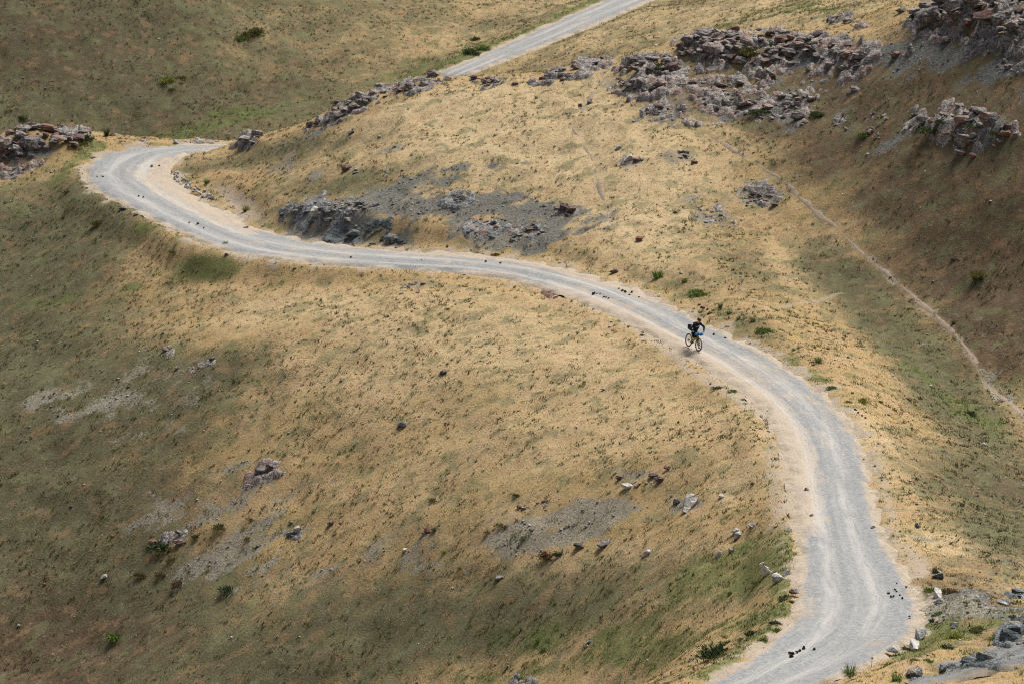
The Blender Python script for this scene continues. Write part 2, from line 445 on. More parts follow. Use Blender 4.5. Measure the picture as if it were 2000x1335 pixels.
for b in [(480,405,60,24,32,.75),(440,375,50,18,32,.5),(1510,880,24,80,-8,.5),(1530,1000,22,80,0,.5),(1230,160,60,30,0,.3),(1170,165,50,20,0,.5),(1690,830,20,40,-25,.5),
          (1720,920,20,60,-8,.55),(1740,1010,20,60,-10,.6),(1775,1080,26,40,-20,.6),(1800,1110,26,26,0,.7),(1640,770,30,14,40,.3),(1450,780,16,30,-40,.5),(1890,1100,110,16,0,.2),
          (850,485,120,6,3,.6),(1000,480,130,10,4,.35),(1450,580,60,14,10,.35),(1260,385,30,60,-10,.15),(1215,330,40,40,0,.15)]:
    add_blob(DUST, *b)
add_line(DUST, [(1190,605),(1260,655),(1320,700),(1380,745),(1440,778),(1470,800)], 0.35, 0.7)
add_line(DUST, [(1490,602),(1560,592),(1640,572)], 0.25, 0.6)
add_line(DUST, [(1040,722),(1120,703),(1200,690)], 0.3, 0.25)
add_line(DUST, [(1500,885),(1506,960),(1512,1010)], 0.4, 0.4)
for b in [(1050,255,380,110,-4,1.0),(1100,330,200,60,0,.6),(900,205,220,50,-10,.9),(1250,380,140,90,20,.7),(950,640,320,90,2,.55),(1250,450,140,90,20,.8),(1200,750,250,110,20,.45),(800,720,260,100,-6,.35),(1350,330,90,60,20,.6),
          (1000,880,320,80,-6,.3),(1700,860,80,60,30,.6),(1850,1060,120,24,10,.6),(600,600,200,30,-4,.6),(1450,940,60,60,0,.5),(420,310,70,12,-5,.4),(1550,520,80,40,30,.4),(1200,1090,200,30,-12,.4)]:
    add_blob(PALE, *b)
# the far hillside is a greyer steppe, greener and paler in bands
farm = sstep(284, 292, GYY)
OLIVE = np.maximum(OLIVE, farm * (0.92 - 0.58 * sstep(-38, 8, GXX)))
PALE = np.maximum(PALE, farm * (0.15 + 0.45 * sstep(-12, 15, GXX)))
soft = (fbm(GXX / 1.3, GYY / 1.3, 21, 3) - 0.5)
DUST = np.maximum(DUST, 0.9 * (1 - sstep(0.1, 0.8, DROAD + soft * 2.0 + (fbm(GXX / .6, GYY / .8, 23, 2) - .5) * 1.6)))
DUST = np.maximum(DUST, 0.55 * (1 - sstep(0.1, 0.8, DFAR + soft)))
DUST = np.maximum(DUST, 0.6 * (1 - sstep(0.1, 0.5, DP1 + soft * 0.8)) * (.35 + .65 * sstep(245, 225, GYY)))
DUST = np.maximum(DUST, 0.45 * (1 - sstep(0.05, 0.4, DP2 + soft * 0.6)))
DUST = np.maximum(DUST, 0.5 * (1 - sstep(0.1, 0.5, DP3 + soft * 0.6)))
GREEN = GREEN * sstep(0.0, 0.5, np.minimum(DROAD, DFAR))
# the patches break up into streaks along the slope
streak = fbm(GXX / 4.5, GYY / 1.9, 111, 5, 0.68); blot = fbm(GXX / 1.5, GYY / 1.5, 121, 4, 0.62); patch = fbm(GXX / 8.0, GYY / 6.0, 131, 3)
mixn = 0.6 * streak + 0.4 * blot - 0.5
SCREE = sstep(.22, .85, SCREE * 1.0 + mixn * 2.8) * (SCREE > .03) * .88
GRAVEL = sstep(.2, 1.0, GRAVEL * 1.05 + mixn * 2.6) * (GRAVEL > .03) * .90
OLIVE = np.clip(OLIVE + (patch - .5) * .5 + (blot - .5) * .5, 0, 1)
BROWN = np.clip(BROWN + (BROWN > .05) * ((streak - .5) * .8), 0, 1)
GREEN = np.clip(sstep(.12, .9, GREEN + mixn * 1.6), 0, 1) * (GREEN > .03)
THIN = sstep(.56, .72, 0.5 * blot + 0.5 * streak) * .5      # thin turf anywhere

# ------------------------------------------------------------------ node helpers
class NT:
    def __init__(s, mat):
        s.t = mat.node_tree; s.n = s.t.nodes; s.l = s.t.links
        s.bsdf = s.n.get("Principled BSDF")
    def node(s, typ, **kw):
        n = s.n.new(typ)
        for k, v in kw.items():
            if k.startswith('i_'):
                n.inputs[k[2:].replace('_', ' ')].default_value = v
            else:
                setattr(n, k, v)
        return n
    def put(s, sock, v):
        if isinstance(v, bpy.types.NodeSocket):
            s.l.new(v, sock)
        elif isinstance(v, (tuple, list)) and len(v) == 3 and sock.type == 'RGBA':
            sock.default_value = (*v, 1)
        else:
            sock.default_value = v
    def math(s, op, a, b=0.0, c=0.0, clamp=False):
        n = s.n.new('ShaderNodeMath'); n.operation = op; n.use_clamp = clamp
        s.put(n.inputs[0], a); s.put(n.inputs[1], b)
        if op in ('MULTIPLY_ADD', 'COMPARE', 'SMOOTH_MIN'):
            s.put(n.inputs[2], c)
        return n.outputs[0]
    def mix(s, fac, a, b, blend='MIX'):
        n = s.n.new('ShaderNodeMix'); n.data_type = 'RGBA'; n.blend_type = blend
        s.put(n.inputs[0], fac); s.put(n.inputs[6], a); s.put(n.inputs[7], b)
        return n.outputs[2]
    def ramp(s, v, lo, hi, a=0.0, b=1.0):
        n = s.n.new('ShaderNodeMapRange'); n.interpolation_type = 'SMOOTHSTEP'
        s.put(n.inputs[0], v); n.inputs[1].default_value = lo; n.inputs[2].default_value = hi
        n.inputs[3].default_value = a; n.inputs[4].default_value = b
        return n.outputs[0]
    def noise(s, co, scale, detail=3.0, rough=0.55, dist=0.0, col=False):
        n = s.n.new('ShaderNodeTexNoise')
        s.put(n.inputs['Vector'], co); n.inputs['Scale'].default_value = scale
        n.inputs['Detail'].default_value = detail; n.inputs['Roughness'].default_value = rough
        n.inputs['Distortion'].default_value = dist
        return n.outputs['Color' if col else 0]
    def voronoi(s, co, scale, feature='F1', out='Distance', rand=1.0):
        n = s.n.new('ShaderNodeTexVoronoi'); n.feature = feature
        s.put(n.inputs['Vector'], co); n.inputs['Scale'].default_value = scale
        n.inputs['Randomness'].default_value = rand
        return n.outputs[out]
    def bump(s, h, strength, dist):
        n = s.n.new('ShaderNodeBump'); n.inputs['Strength'].default_value = strength; n.inputs['Distance'].default_value = dist
        s.put(n.inputs['Height'], h)
        return n.outputs[0]

def new_mat(name, rough=0.9, spec=0.15):
    m = bpy.data.materials.new(name); m.use_nodes = True
    nt = NT(m)
    nt.bsdf.inputs['Roughness'].default_value = rough
    nt.bsdf.inputs['Specular IOR Level'].default_value = spec
    return m, nt

def plain(name, col, rough=0.6, spec=0.3, metal=0.0, vary=0.15, scale=30.0):
    """a colour with a little procedural unevenness"""
    m, nt = new_mat(name, rough, spec)
    co = nt.node('ShaderNodeTexCoord').outputs['Object']
    n = nt.noise(co, scale, 3.0)
    k = nt.ramp(n, 0.25, 0.75, 1 - vary, 1 + vary)
    c = nt.mix(1.0, col, (1, 1, 1), 'MULTIPLY')
    mm = nt.node('ShaderNodeVectorMath', operation='SCALE')
    mm.inputs[0].default_value = col; nt.put(mm.inputs['Scale'], k)
    nt.l.new(mm.outputs[0], nt.bsdf.inputs['Base Color'])
    nt.bsdf.inputs['Metallic'].default_value = metal
    return m

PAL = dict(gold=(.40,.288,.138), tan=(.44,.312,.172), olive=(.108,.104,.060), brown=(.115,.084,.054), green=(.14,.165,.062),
           scree=(.13,.137,.135), gravel=(.28,.26,.22), dust=(.42,.35,.28))

# ------------------------------------------------------------------ ground material
def ground_material():
    m, nt = new_mat("steppe_turf", 0.95, 0.05)
    co = nt.node('ShaderNodeNewGeometry').outputs['Position']
    m1 = nt.node('ShaderNodeAttribute', attribute_name='cover_a'); m2 = nt.node('ShaderNodeAttribute', attribute_name='cover_b')
    s1 = nt.node('ShaderNodeSeparateColor'); nt.l.new(m1.outputs['Color'], s1.inputs[0])
    s2 = nt.node('ShaderNodeSeparateColor'); nt.l.new(m2.outputs['Color'], s2.inputs[0])
    green, olive, brown, scree = s1.outputs[0], s1.outputs[1], s1.outputs[2], m1.outputs['Alpha']
    gravel, dust, pale = s2.outputs[0], s2.outputs[1], s2.outputs[2]
    nA = nt.noise(co, 0.30, 4.0, 0.6)
    nB = nt.noise(co, 1.6, 4.0, 0.65)
    nC = nt.noise(co, 7.0, 3.0, 0.65)
    nD = nt.noise(co, 26.0, 2.0, 0.6)
    def ragged(mask, n, amt, lo=0.32, hi=0.68):
        v = nt.math('MULTIPLY_ADD', nt.math('SUBTRACT', n, 0.5), amt, mask)
        return nt.ramp(v, lo, hi)
    nBC = nt.math('MULTIPLY_ADD', nB, 0.55, nt.math('MULTIPLY', nC, 0.45))
    nAB = nt.math('MULTIPLY_ADD', nA, 0.45, nt.math('MULTIPLY', nBC, 0.55))
    c = nt.mix(nt.ramp(nA, .35, .65), PAL['gold'], PAL['tan'])
    c = nt.mix(nt.math('MULTIPLY', pale, 0.8), c, (.60,.47,.29))
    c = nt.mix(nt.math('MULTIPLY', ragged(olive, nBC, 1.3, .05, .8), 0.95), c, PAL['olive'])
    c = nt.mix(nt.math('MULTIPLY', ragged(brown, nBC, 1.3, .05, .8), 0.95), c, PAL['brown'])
    nE = nt.noise(co, 0.75, 3.0, 0.6)
    c = nt.mix(nt.math('MULTIPLY', nt.ramp(nE, .50, .64), .6), c, (.165,.17,.09))
    c = nt.mix(nt.math('MULTIPLY', nt.ramp(nE, .46, .32), .35), c, (.36,.225,.125))
    # thin places where stony soil shows, dark specks of moss and old tussocks
    c = nt.mix(nt.math('MULTIPLY', nt.ramp(nBC, .53, .66), .45), c, (.34,.27,.21))
    c = nt.mix(nt.math('MULTIPLY', nt.ramp(nC, .56, .68), .5), c, (.12,.11,.06))
    c = nt.mix(nt.math('MULTIPLY', nt.ramp(nB, .60, .72), .35), c, (.14,.145,.07))
    c = nt.mix(nt.math('MULTIPLY', ragged(green, nBC, 1.8, .25, 1.05), .85), c, PAL['green'])
    c = nt.mix(nt.math('MULTIPLY', ragged(scree, nBC, 2.2, .2, .7), .9), c, nt.mix(nt.ramp(nC, .35, .65), (.085,.092,.092), (.21,.215,.205)))
    c = nt.mix(nt.math('MULTIPLY', ragged(gravel, nBC, 2.2, .2, .7), .9), c, nt.mix(nt.ramp(nC, .35, .65), (.19,.172,.135), (.335,.308,.255)))
    c = nt.mix(nt.math('MULTIPLY', ragged(dust, nBC, 1.6, .3, .9), .92), c, nt.mix(nt.ramp(nC, .3, .7), (.35,.29,.23), (.44,.375,.305)))
    # fine grain
    g = nt.math('MULTIPLY_ADD', nD, 1.0, 0.36)
    sc = nt.node('ShaderNodeVectorMath', operation='SCALE'); nt.l.new(c, sc.inputs[0]); nt.put(sc.inputs['Scale'], g)
    nt.l.new(sc.outputs[0], nt.bsdf.inputs['Base Color'])
    h = nt.math('ADD', nt.math('MULTIPLY', nC, 0.10), nt.math('MULTIPLY', nD, 0.035))
    nt.l.new(nt.bump(h, 0.6, 1.0), nt.bsdf.inputs['Normal'])
    return m

def mesh_from_arrays(name, co, faces, mat=None, smooth=False):
    me = bpy.data.meshes.new(name)
    k = faces.shape[1]
    me.vertices.add(len(co)); me.vertices.foreach_set('co', np.ascontiguousarray(co, dtype=np.float32).ravel())
    me.loops.add(faces.size); me.loops.foreach_set('vertex_index', np.ascontiguousarray(faces, dtype=np.int32).ravel())
    me.polygons.add(len(faces)); me.polygons.foreach_set('loop_start', np.arange(0, faces.size, k, dtype=np.int32))
    if smooth:
        me.polygons.foreach_set('use_smooth', np.ones(len(faces), dtype=bool))
    me.update(calc_edges=True)
    if mat:
        me.materials.append(mat)
    return me

def set_color(me, name, rgba):
    a = me.color_attributes.new(name, 'FLOAT_COLOR', 'POINT')
    a.data.foreach_set('color', np.ascontiguousarray(rgba, dtype=np.float32).ravel())

def link(name, me, parent=None, **props):
    o = bpy.data.objects.new(name, me); COL.objects.link(o)
    if parent:
        o.parent = parent
    for k, v in props.items():
        if v is not None:
            o[k] = v
    return o

# one ground sheet: fine in view, coarser and coarser out to the horizon
def grow(a, step, far, f=1.22):
    out = []
    while abs(a) < far and abs(a) < 1e5:
        a += step; step *= f; out.append(a)
    return out
ex = np.array(grow(GX1, 1.0, 4200)); exl = -ex[::-1]
eyf = np.array(grow(GY1, 1.2, 4500)); eyn = np.arange(-30, GY0 - 0.5, 3.0)
eyb = np.array(sorted([-30 - v for v in (20, 60, 130, 260, 520, 1000, 2000, 4000)]))
AX = np.concatenate([exl, gx, ex]); AY = np.concatenate([eyb, eyn, gy, eyf])
i0, j0 = len(exl), len(eyb) + len(eyn)
XX, YY = np.meshgrid(AX, AY)
ZZ = np.zeros(XX.shape)
inner = np.zeros(XX.shape, bool); inner[j0:j0 + len(gy), i0:i0 + len(gx)] = True
ox, oy = XX[~inner], YY[~inner]
cx_ = np.clip(ox, -75, 75); cy_ = np.clip(oy, -20, 420)
dist = np.hypot(ox - cx_, oy - cy_)
# beyond the modelled hills: rolling ridges
hills = (fbm(ox / 420, oy / 420, 51, 4) - 0.45) * 260 + (fbm(ox / 90, oy / 90, 61, 3) - 0.5) * 22
base = tps(cx_, cy_)
wv = sstep(10, 260, dist)
near_edge = np.minimum(np.maximum(np.abs(ox) - GX1, 0) + np.maximum(np.maximum(oy - GY1, GY0 - oy), 0), 6) / 6
z = base * (1 - wv) + (hills + 14) * wv + (fbm(ox / 9, oy / 9, 3, 3) - 0.5) * 0.9
ZZ[~inner] = z
ZZ[inner] = H.ravel()
# seam: the outer sheet meets the inner one exactly on shared border heights (bump is continuous in ground coordinates)
def cover(A):
    full = np.zeros(XX.shape); full[j0:j0 + len(gy), i0:i0 + len(gx)] = A
    return full
ny, nx = XX.shape
idx = np.arange(ny * nx).reshape(ny, nx)
quads = np.stack([idx[:-1, :-1], idx[:-1, 1:], idx[1:, 1:], idx[1:, :-1]], -1).reshape(-1, 4)
MAT_GROUND = ground_material()
gme = mesh_from_arrays("ground", np.stack([XX, YY, ZZ], -1).reshape(-1, 3), quads, MAT_GROUND, True)
ol = cover(OLIVE); ol[~inner] = 0.6
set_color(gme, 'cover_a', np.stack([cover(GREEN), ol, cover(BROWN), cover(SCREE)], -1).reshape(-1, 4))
set_color(gme, 'cover_b', np.stack([cover(GRAVEL), cover(DUST), cover(PALE), np.ones(XX.shape)], -1).reshape(-1, 4))
link("ground", gme, kind="structure")

# ------------------------------------------------------------------ roads
def road_material(name="gravel_road", gain=1.0):
    m, nt = new_mat(name, 0.95, 0.08)
    at = nt.node('ShaderNodeAttribute', attribute_name='road_uv')
    sp = nt.node('ShaderNodeSeparateColor'); nt.l.new(at.outputs['Color'], sp.inputs[0])
    u, v, tan, edge = sp.outputs[0], sp.outputs[1], sp.outputs[2], at.outputs['Alpha']   # across, along, sandy share, metres from the edge
    co = nt.node('ShaderNodeNewGeometry').outputs['Position']
    uv = nt.node('ShaderNodeCombineXYZ')
    nt.l.new(nt.math('MULTIPLY', u, 5.0), uv.inputs[0]); nt.l.new(nt.math('MULTIPLY', v, 9.0), uv.inputs[1])
    streak = nt.noise(uv.outputs[0], 2.0, 5.0, 0.65, 0.8)
    fine_st = nt.noise(uv.outputs[0], 6.5, 4.0, 0.65, 0.4)
    nA = nt.noise(co, 0.28, 3.0, 0.6)
    nB = nt.noise(co, 1.0, 4.0, 0.65)
    nC = nt.noise(co, 5.0, 4.0, 0.7)
    nD = nt.noise(co, 22.0, 2.0, 0.65)
    grey = nt.mix(nt.ramp(nC, .35, .65), (.205,.211,.218), (.295,.302,.308))
    sand = nt.mix(nt.ramp(nC, .3, .7), (.39,.315,.24), (.47,.39,.31))
    f = nt.math('ADD', tan, nt.math('MULTIPLY', nt.math('SUBTRACT', nB, 0.5), 1.0))
    f = nt.math('ADD', f, nt.math('MULTIPLY', nt.math('SUBTRACT', nA, 0.5), 1.0))
    f = nt.math('ADD', f, nt.math('MULTIPLY', nt.math('SUBTRACT', streak, 0.5), 1.1))
    c = nt.mix(nt.math('MULTIPLY', nt.ramp(f, .30, .75), .9), grey, sand)
    # wheel tracks: polished, paler dust
    def track(cen, wid):
        d = nt.math('ABSOLUTE', nt.math('SUBTRACT', nt.math('ADD', u, nt.math('MULTIPLY', nt.math('SUBTRACT', nB, .5), .12)), cen))
        return nt.ramp(d, wid, 0.01, 0.0, 1.0)
    tr = nt.math('MAXIMUM', track(.30, .14), nt.math('MAXIMUM', track(.66, .14), nt.math('MULTIPLY', track(.50, .06), .35)))
    c = nt.mix(nt.math('MULTIPLY', tr, nt.ramp(streak, .3, .65, .1, .8)), c, (.42,.41,.39))
    # loose stone ridges between the tracks, damp or freshly turned gravel
    c = nt.mix(nt.math('MULTIPLY', nt.ramp(fine_st, .52, .70), .5), c, (.20,.205,.21))
    c = nt.mix(nt.math('MULTIPLY', nt.ramp(nC, .60, .70), .6), c, (.17,.17,.175))
    c = nt.mix(nt.math('MULTIPLY', nt.ramp(nA, .56, .72), .35), c, (.21,.215,.22))
    # the rim is the same pale soil as the verge
    e = nt.ramp(nt.math('ADD', edge, nt.math('MULTIPLY', nt.math('SUBTRACT', nB, .5), .9)), .08, .42)
    rim = nt.mix(nt.ramp(nC, .3, .7), (.33,.275,.215), (.43,.365,.295))
    rim = nt.mix(nt.math('MULTIPLY', nt.ramp(nB, .5, .66), .7), rim, (.20,.175,.11))
    c = nt.mix(e, rim, c)
    g = nt.math('MULTIPLY', nt.math('MULTIPLY_ADD', nD, 0.8, 0.6), gain)
    sc = nt.node('ShaderNodeVectorMath', operation='SCALE'); nt.l.new(c, sc.inputs[0]); nt.put(sc.inputs['Scale'], g)
    nt.l.new(sc.outputs[0], nt.bsdf.inputs['Base Color'])
    h = nt.math('ADD', nt.math('MULTIPLY', nC, 0.07), nt.math('MULTIPLY', nD, 0.03))
    nt.l.new(nt.bump(h, 0.7, 1.0), nt.bsdf.inputs['Normal'])
    return m

def ribbon(name, A, B, zc, u, mat, n_across=26, over=0.35, lift=0.035, sink=0.16, tanf=None, rut=0.05, seed=0, follow=False, ragged=0.10, soft=0.35, wob=1.7):
    n = len(A)
    C = 0.5 * (A + B); w = np.linalg.norm(B - A, axis=1)
    t = np.linspace(0, 1, n_across)
    ext = over / np.maximum(w, 0.2)
    T = (-ext[:, None]) + t[None, :] * (1 + 2 * ext[:, None])
    X = A[:, None, 0] + (B - A)[:, None, 0] * T; Y = A[:, None, 1] + (B - A)[:, None, 1] * T
    edge = np.minimum(T, 1 - T) * w[:, None]              # metres inside the edge (negative outside)
    nz = fbm(X / 0.9, Y / 0.9, 71 + seed, 3) - 0.5
    base = sample(H, X, Y) if follow else zc[:, None] + 0 * X
    off = lift - sink * (1 - sstep(-over, soft, edge + nz * wob)) + ragged * nz * (edge < 0.6)
    ruts = -rut * (np.exp(-((T - .30) / .06) ** 2) + np.exp(-((T - .66) / .06) ** 2)) + rut * 0.6 * np.exp(-((T - .48) / .08) ** 2)
    Z = base + off + ruts * (edge > 0) + (fbm(X / 0.5, Y / 0.5, 75 + seed, 2) - 0.5) * 0.03
    co = np.stack([X, Y, Z], -1).reshape(-1, 3)
    k = np.arange(n * n_across).reshape(n, n_across)
    q = np.stack([k[:-1, :-1], k[:-1, 1:], k[1:, 1:], k[1:, :-1]], -1).reshape(-1, 4)
    me = mesh_from_arrays(name, co, q, mat, True)
    tv = tanf(T, u[:, None] + 0 * T, X, Y) if tanf else np.full(T.shape, .5)
    set_color(me, 'road_uv', np.stack([T, u[:, None] / 100.0 + 0 * T, tv, np.clip(edge / 1.2, 0, 1)], -1).reshape(-1, 4))
    return link(name, me, kind="structure")

MAT_ROAD = road_material()
RL = RU[-1]
def tan_main(T, s, X, Y):
    # sandy on the outer side of the first bend, grey in the middle stretch, sandy on the dome side further on
    f = s / RL
    v = 0.22 + 0.16 * sstep(.25, .32, f) * (1 - sstep(.70, .80, f)) + 0 * T
    v += 0.75 * sstep(.45, .75, T) * sstep(.05, .10, f) * (1 - sstep(.22, .28, f))
    v += 0.45 * sstep(.6, .9, T) * sstep(.33, .38, f) * (1 - sstep(.45, .52, f))
    v += 0.65 * (1 - sstep(.12, .48, T)) * sstep(.42, .5, f) * (1 - sstep(.74, .80, f))
    v += 0.18 * (1 - sstep(.0, .25, T)) * sstep(.78, .82, f)
    v -= 0.2 * sstep(.35, .6, T) * sstep(.66, .72, f) * (1 - sstep(.78, .82, f))
    return np.clip(v, 0, 1)
ribbon("road", RA, RB, RZ, RU, MAT_ROAD, 34, tanf=tan_main)
ribbon("far_road", FA, FB, FZ, FU, MAT_ROAD, 22, over=0.35, sink=0.1, ragged=0.05, tanf=lambda T, s, X, Y: 0.25 + 0 * T, seed=5)

def trail_ribbon(name, P, u, half, seed):
    d = np.gradient(P[:, :2], axis=0); d /= np.linalg.norm(d, axis=1)[:, None] + 1e-9
    nrm = np.stack([-d[:, 1], d[:, 0]], 1)
    hw = half * (0.75 + 0.5 * vnoise(u / 1.7, u * 0 + seed, seed))[:, None]
    return ribbon(name, P[:, :2] - nrm * hw, P[:, :2] + nrm * hw, P[:, 2], u, MAT_TRAIL, 7, over=0.12, lift=0.025, sink=0.10, rut=0.0, seed=seed, follow=True, ragged=0.05, soft=0.10, wob=0.35)

def trail_material():
    m, nt = new_mat("trodden_earth", 0.95, 0.05)
    co = nt.node('ShaderNodeNewGeometry').outputs['Position']
    nC = nt.noise(co, 4.0, 4.0, 0.7); nD = nt.noise(co, 24.0, 2.0, 0.6)
    c = nt.mix(nt.ramp(nC, .3, .7), (.25,.195,.145), (.34,.275,.21))
    sc = nt.node('ShaderNodeVectorMath', operation='SCALE'); nt.l.new(c, sc.inputs[0]); nt.put(sc.inputs['Scale'], nt.math('MULTIPLY_ADD', nD, 0.7, 0.65))
    nt.l.new(sc.outputs[0], nt.bsdf.inputs['Base Color'])
    nt.l.new(nt.bump(nt.math('MULTIPLY', nD, .04), 0.6, 1.0), nt.bsdf.inputs['Normal'])
    return m
MAT_TRAIL = trail_material()
trail_ribbon("footpath", P1, U1, 0.12, 2)
trail_ribbon("footpath", P2, U2, 0.08, 3)
trail_ribbon("footpath", P3, U3, 0.10, 4)
# the strip of the next hairpin that shows in the near corner
def simple_strip(pairs_px):
    A = np.array([hit(H, *a)[:2] for a, b in pairs_px]); B = np.array([hit(H, *b)[:2] for a, b in pairs_px])
    R, u = resample(np.hstack([A, B]), 0.3)
    return R[:, :2], R[:, 2:], u
NA, NB_, NU = simple_strip([((1760,1325),(1790,1345)),((1790,1310),(1830,1335)),((1840,1300),(1890,1322)),((1900,1278),(1950,1308)),((1960,1255),(2000,1298)),((2040,1225),(2070,1280)),((2100,1200),(2130,1260))])
ribbon("near_track", NA, NB_, np.zeros(len(NA)), NU, road_material("dark_gravel_track", 0.62), 16, over=0.3, lift=0.05, sink=0.16, rut=0.0, seed=9, follow=True, tanf=lambda T, s, X, Y: 0.0 + 0 * T)
# ------------------------------------------------------------------ grass
def view_mask(margin=0.006):
    a = np.linspace(-0.19, 0.19, 480)
    Ys = np.arange(GY0, GY1, 0.5)
    AA, YYv = np.meshgrid(a, Ys)
    h = sample(H, AA * YYv, YYv)
    s = (h - CAM[2]) / YYv
    run = np.maximum.accumulate(s, axis=0)
    return a, Ys, (s >= run - margin)
VA, VY, VM = view_mask()
def in_view(x, y):
    z = sample(H, x, y)
    px, py = project(np.stack([x, y, z], -1))
    ia = np.clip(np.round((x / y - VA[0]) / (VA[1] - VA[0])).astype(int), 0, len(VA) - 1)
    iy = np.clip(np.round((y - VY[0]) / 0.5).astype(int), 0, len(VY) - 1)
    return (px > -320) & (px < 2320) & (py > -110) & (py < 1500) & VM[iy, ia]

def scatter(n):
    x = RNG.uniform(GX0 + 1, GX1 - 1, n); y = RNG.uniform(GY0 + 1, GY1 - 1, n)
    k = in_view(x, y)
    return x[k], y[k]

def grass_material():
    m, nt = new_mat("grass_blades", 0.85, 0.1)
    at = nt.node('ShaderNodeAttribute', attribute_name='tint')
    nt.l.new(at.outputs['Color'], nt.bsdf.inputs['Base Color'])
    tr = nt.node('ShaderNodeBsdfTranslucent'); nt.l.new(at.outputs['Color'], tr.inputs[0])
    mx = nt.node('ShaderNodeMixShader'); mx.inputs[0].default_value = 0.35
    out = nt.n['Material Output']
    nt.l.new(nt.bsdf.outputs[0], mx.inputs[1]); nt.l.new(tr.outputs[0], mx.inputs[2]); nt.l.new(mx.outputs[0], out.inputs[0])
    return m
MAT_GRASS = grass_material()

def lerp(a, b, t):
    return a + (b - a) * t[:, None]

def tints(x, y):
    n = len(x)
    s = {k: sample(v, x, y) for k, v in dict(green=GREEN, olive=OLIVE, brown=BROWN, scree=SCREE, gravel=GRAVEL, dust=DUST, pale=PALE).items()}
    n1 = fbm(x / 3.1, y / 3.1, 31, 3); n2 = fbm(x / 0.8, y / 0.8, 35, 2)
    P = {k: np.array(v) for k, v in PAL.items()}
    c = lerp(np.tile(P['gold'], (n, 1)), np.tile(P['tan'], (n, 1)), sstep(.3, .7, n1))
    c = lerp(c, np.array([.64,.49,.285]), s['pale'] * .8)
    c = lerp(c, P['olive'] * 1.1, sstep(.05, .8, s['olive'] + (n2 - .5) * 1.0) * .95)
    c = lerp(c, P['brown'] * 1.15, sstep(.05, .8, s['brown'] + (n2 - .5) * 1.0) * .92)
    n4 = fbm(x / 1.5, y / 1.8, 37, 3); n5 = fbm(x / 1.1, y / 1.3, 39, 3); n3 = fbm(x / .35, y / .4, 45, 2)
    c = lerp(c, np.array([.185,.19,.098]), sstep(.50, .66, n4) * .62)
    n6 = fbm(x / 4.2, y / 3.4, 49, 3)
    c = lerp(c, np.array([.30,.225,.115]), sstep(.52, .68, n6) * .5 * sstep(.3, .7, s['olive']))
    c = lerp(c, np.array([.38,.245,.135]), sstep(.54, .72, n5) * .5)
    c = c * np.clip(-.15 + 2.3 * n3, .35, 1.6)[:, None]
    gr = sstep(.25, .8, s['green'] + (n2 - .5) * 1.2)
    c = lerp(c, np.array([.175,.20,.075]), gr * .85)
    # single tufts that stay green or have gone grey
    r = RNG.random(n)
    c = lerp(c, np.array([.13,.15,.06]), ((r < .12).astype(float)) * .8)
    c = lerp(c, np.array([.10,.085,.05]), ((r > .91).astype(float)) * .8)
    c = lerp(c, np.array([.58,.50,.35]), (((r > .82) & (r < .91)).astype(float)) * .6 * (1 - gr))
    c *= 1.1 * RNG.uniform(.6, 1.4, (n, 1))
    bare = np.clip(np.maximum.reduce([s['scree'] * (.60 + .38 * sstep(.38, .60, n3)), s['gravel'] * (.62 + .34 * sstep(.38, .60, n3)), s['dust'] * 1.05, sample(THIN, x, y)]), 0, 1)
    return c, bare, s

def blades(x, y, per, hmin, hmax, wid, lean, tint, spread):
    n = len(x)
    X = np.repeat(x, per); Y = np.repeat(y, per); T = np.repeat(tint, per, axis=0)
    m = len(X)
    X = X + RNG.normal(0, spread, m); Y = Y + RNG.normal(0, spread, m)
    Z = sample(H, X, Y) - 0.015
    a = RNG.uniform(0, 2 * math.pi, m); b = RNG.uniform(0, 2 * math.pi, m)
    hh = RNG.uniform(hmin, hmax, m) if np.isscalar(hmin) else np.repeat(hmin, per) * RNG.uniform(.6, 1.2, m)
    w = wid * RNG.uniform(.6, 1.3, m)
    L = lean * RNG.uniform(.2, 1.0, m) * hh
    p = np.stack([X, Y, Z], -1)
    dx = np.stack([np.cos(a) * w, np.sin(a) * w, np.zeros(m)], -1)
    tip = p + np.stack([np.cos(b) * L, np.sin(b) * L, hh], -1)
    co = np.stack([p - dx, p + dx, tip], 1).reshape(-1, 3)
    cc = np.repeat(T * RNG.uniform(.85, 1.15, (m, 1)), 3, axis=0)
    return co, cc

def grass_object(name, parts, **props):
    co = np.concatenate([p[0] for p in parts]); cc = np.concatenate([p[1] for p in parts])
    f = np.arange(len(co)).reshape(-1, 3)
    me = mesh_from_arrays(name, co, f, MAT_GRASS)
    set_color(me, 'tint', np.concatenate([np.clip(cc, 0.005, .9), np.ones((len(cc), 1))], 1))
    return link(name, me, kind="stuff", **props)

def off_road(x, y, d=0.05):
    return (sample(DROAD, x, y) > d) & (sample(DFAR, x, y) > d)

x, y = scatter(1150000)
c, bare, s = tints(x, y)
dens = (1 - bare) * (0.25 + 1.1 * sstep(.35, .62, fbm(x / .6, y / .7, 41, 3)))
k = (RNG.random(len(x)) < dens) & off_road(x, y) & (s['green'] < .5)
grass_object("dry_grass", [blades(x[k], y[k], 2, .045, .12, .014, .9, c[k], .04)],
             label="short dry steppe grass, golden to olive, covering the hillsides", category="grass")
k2 = (RNG.random(len(x)) < dens * 1.2) & off_road(x, y, .15) & (s['green'] >= .5)
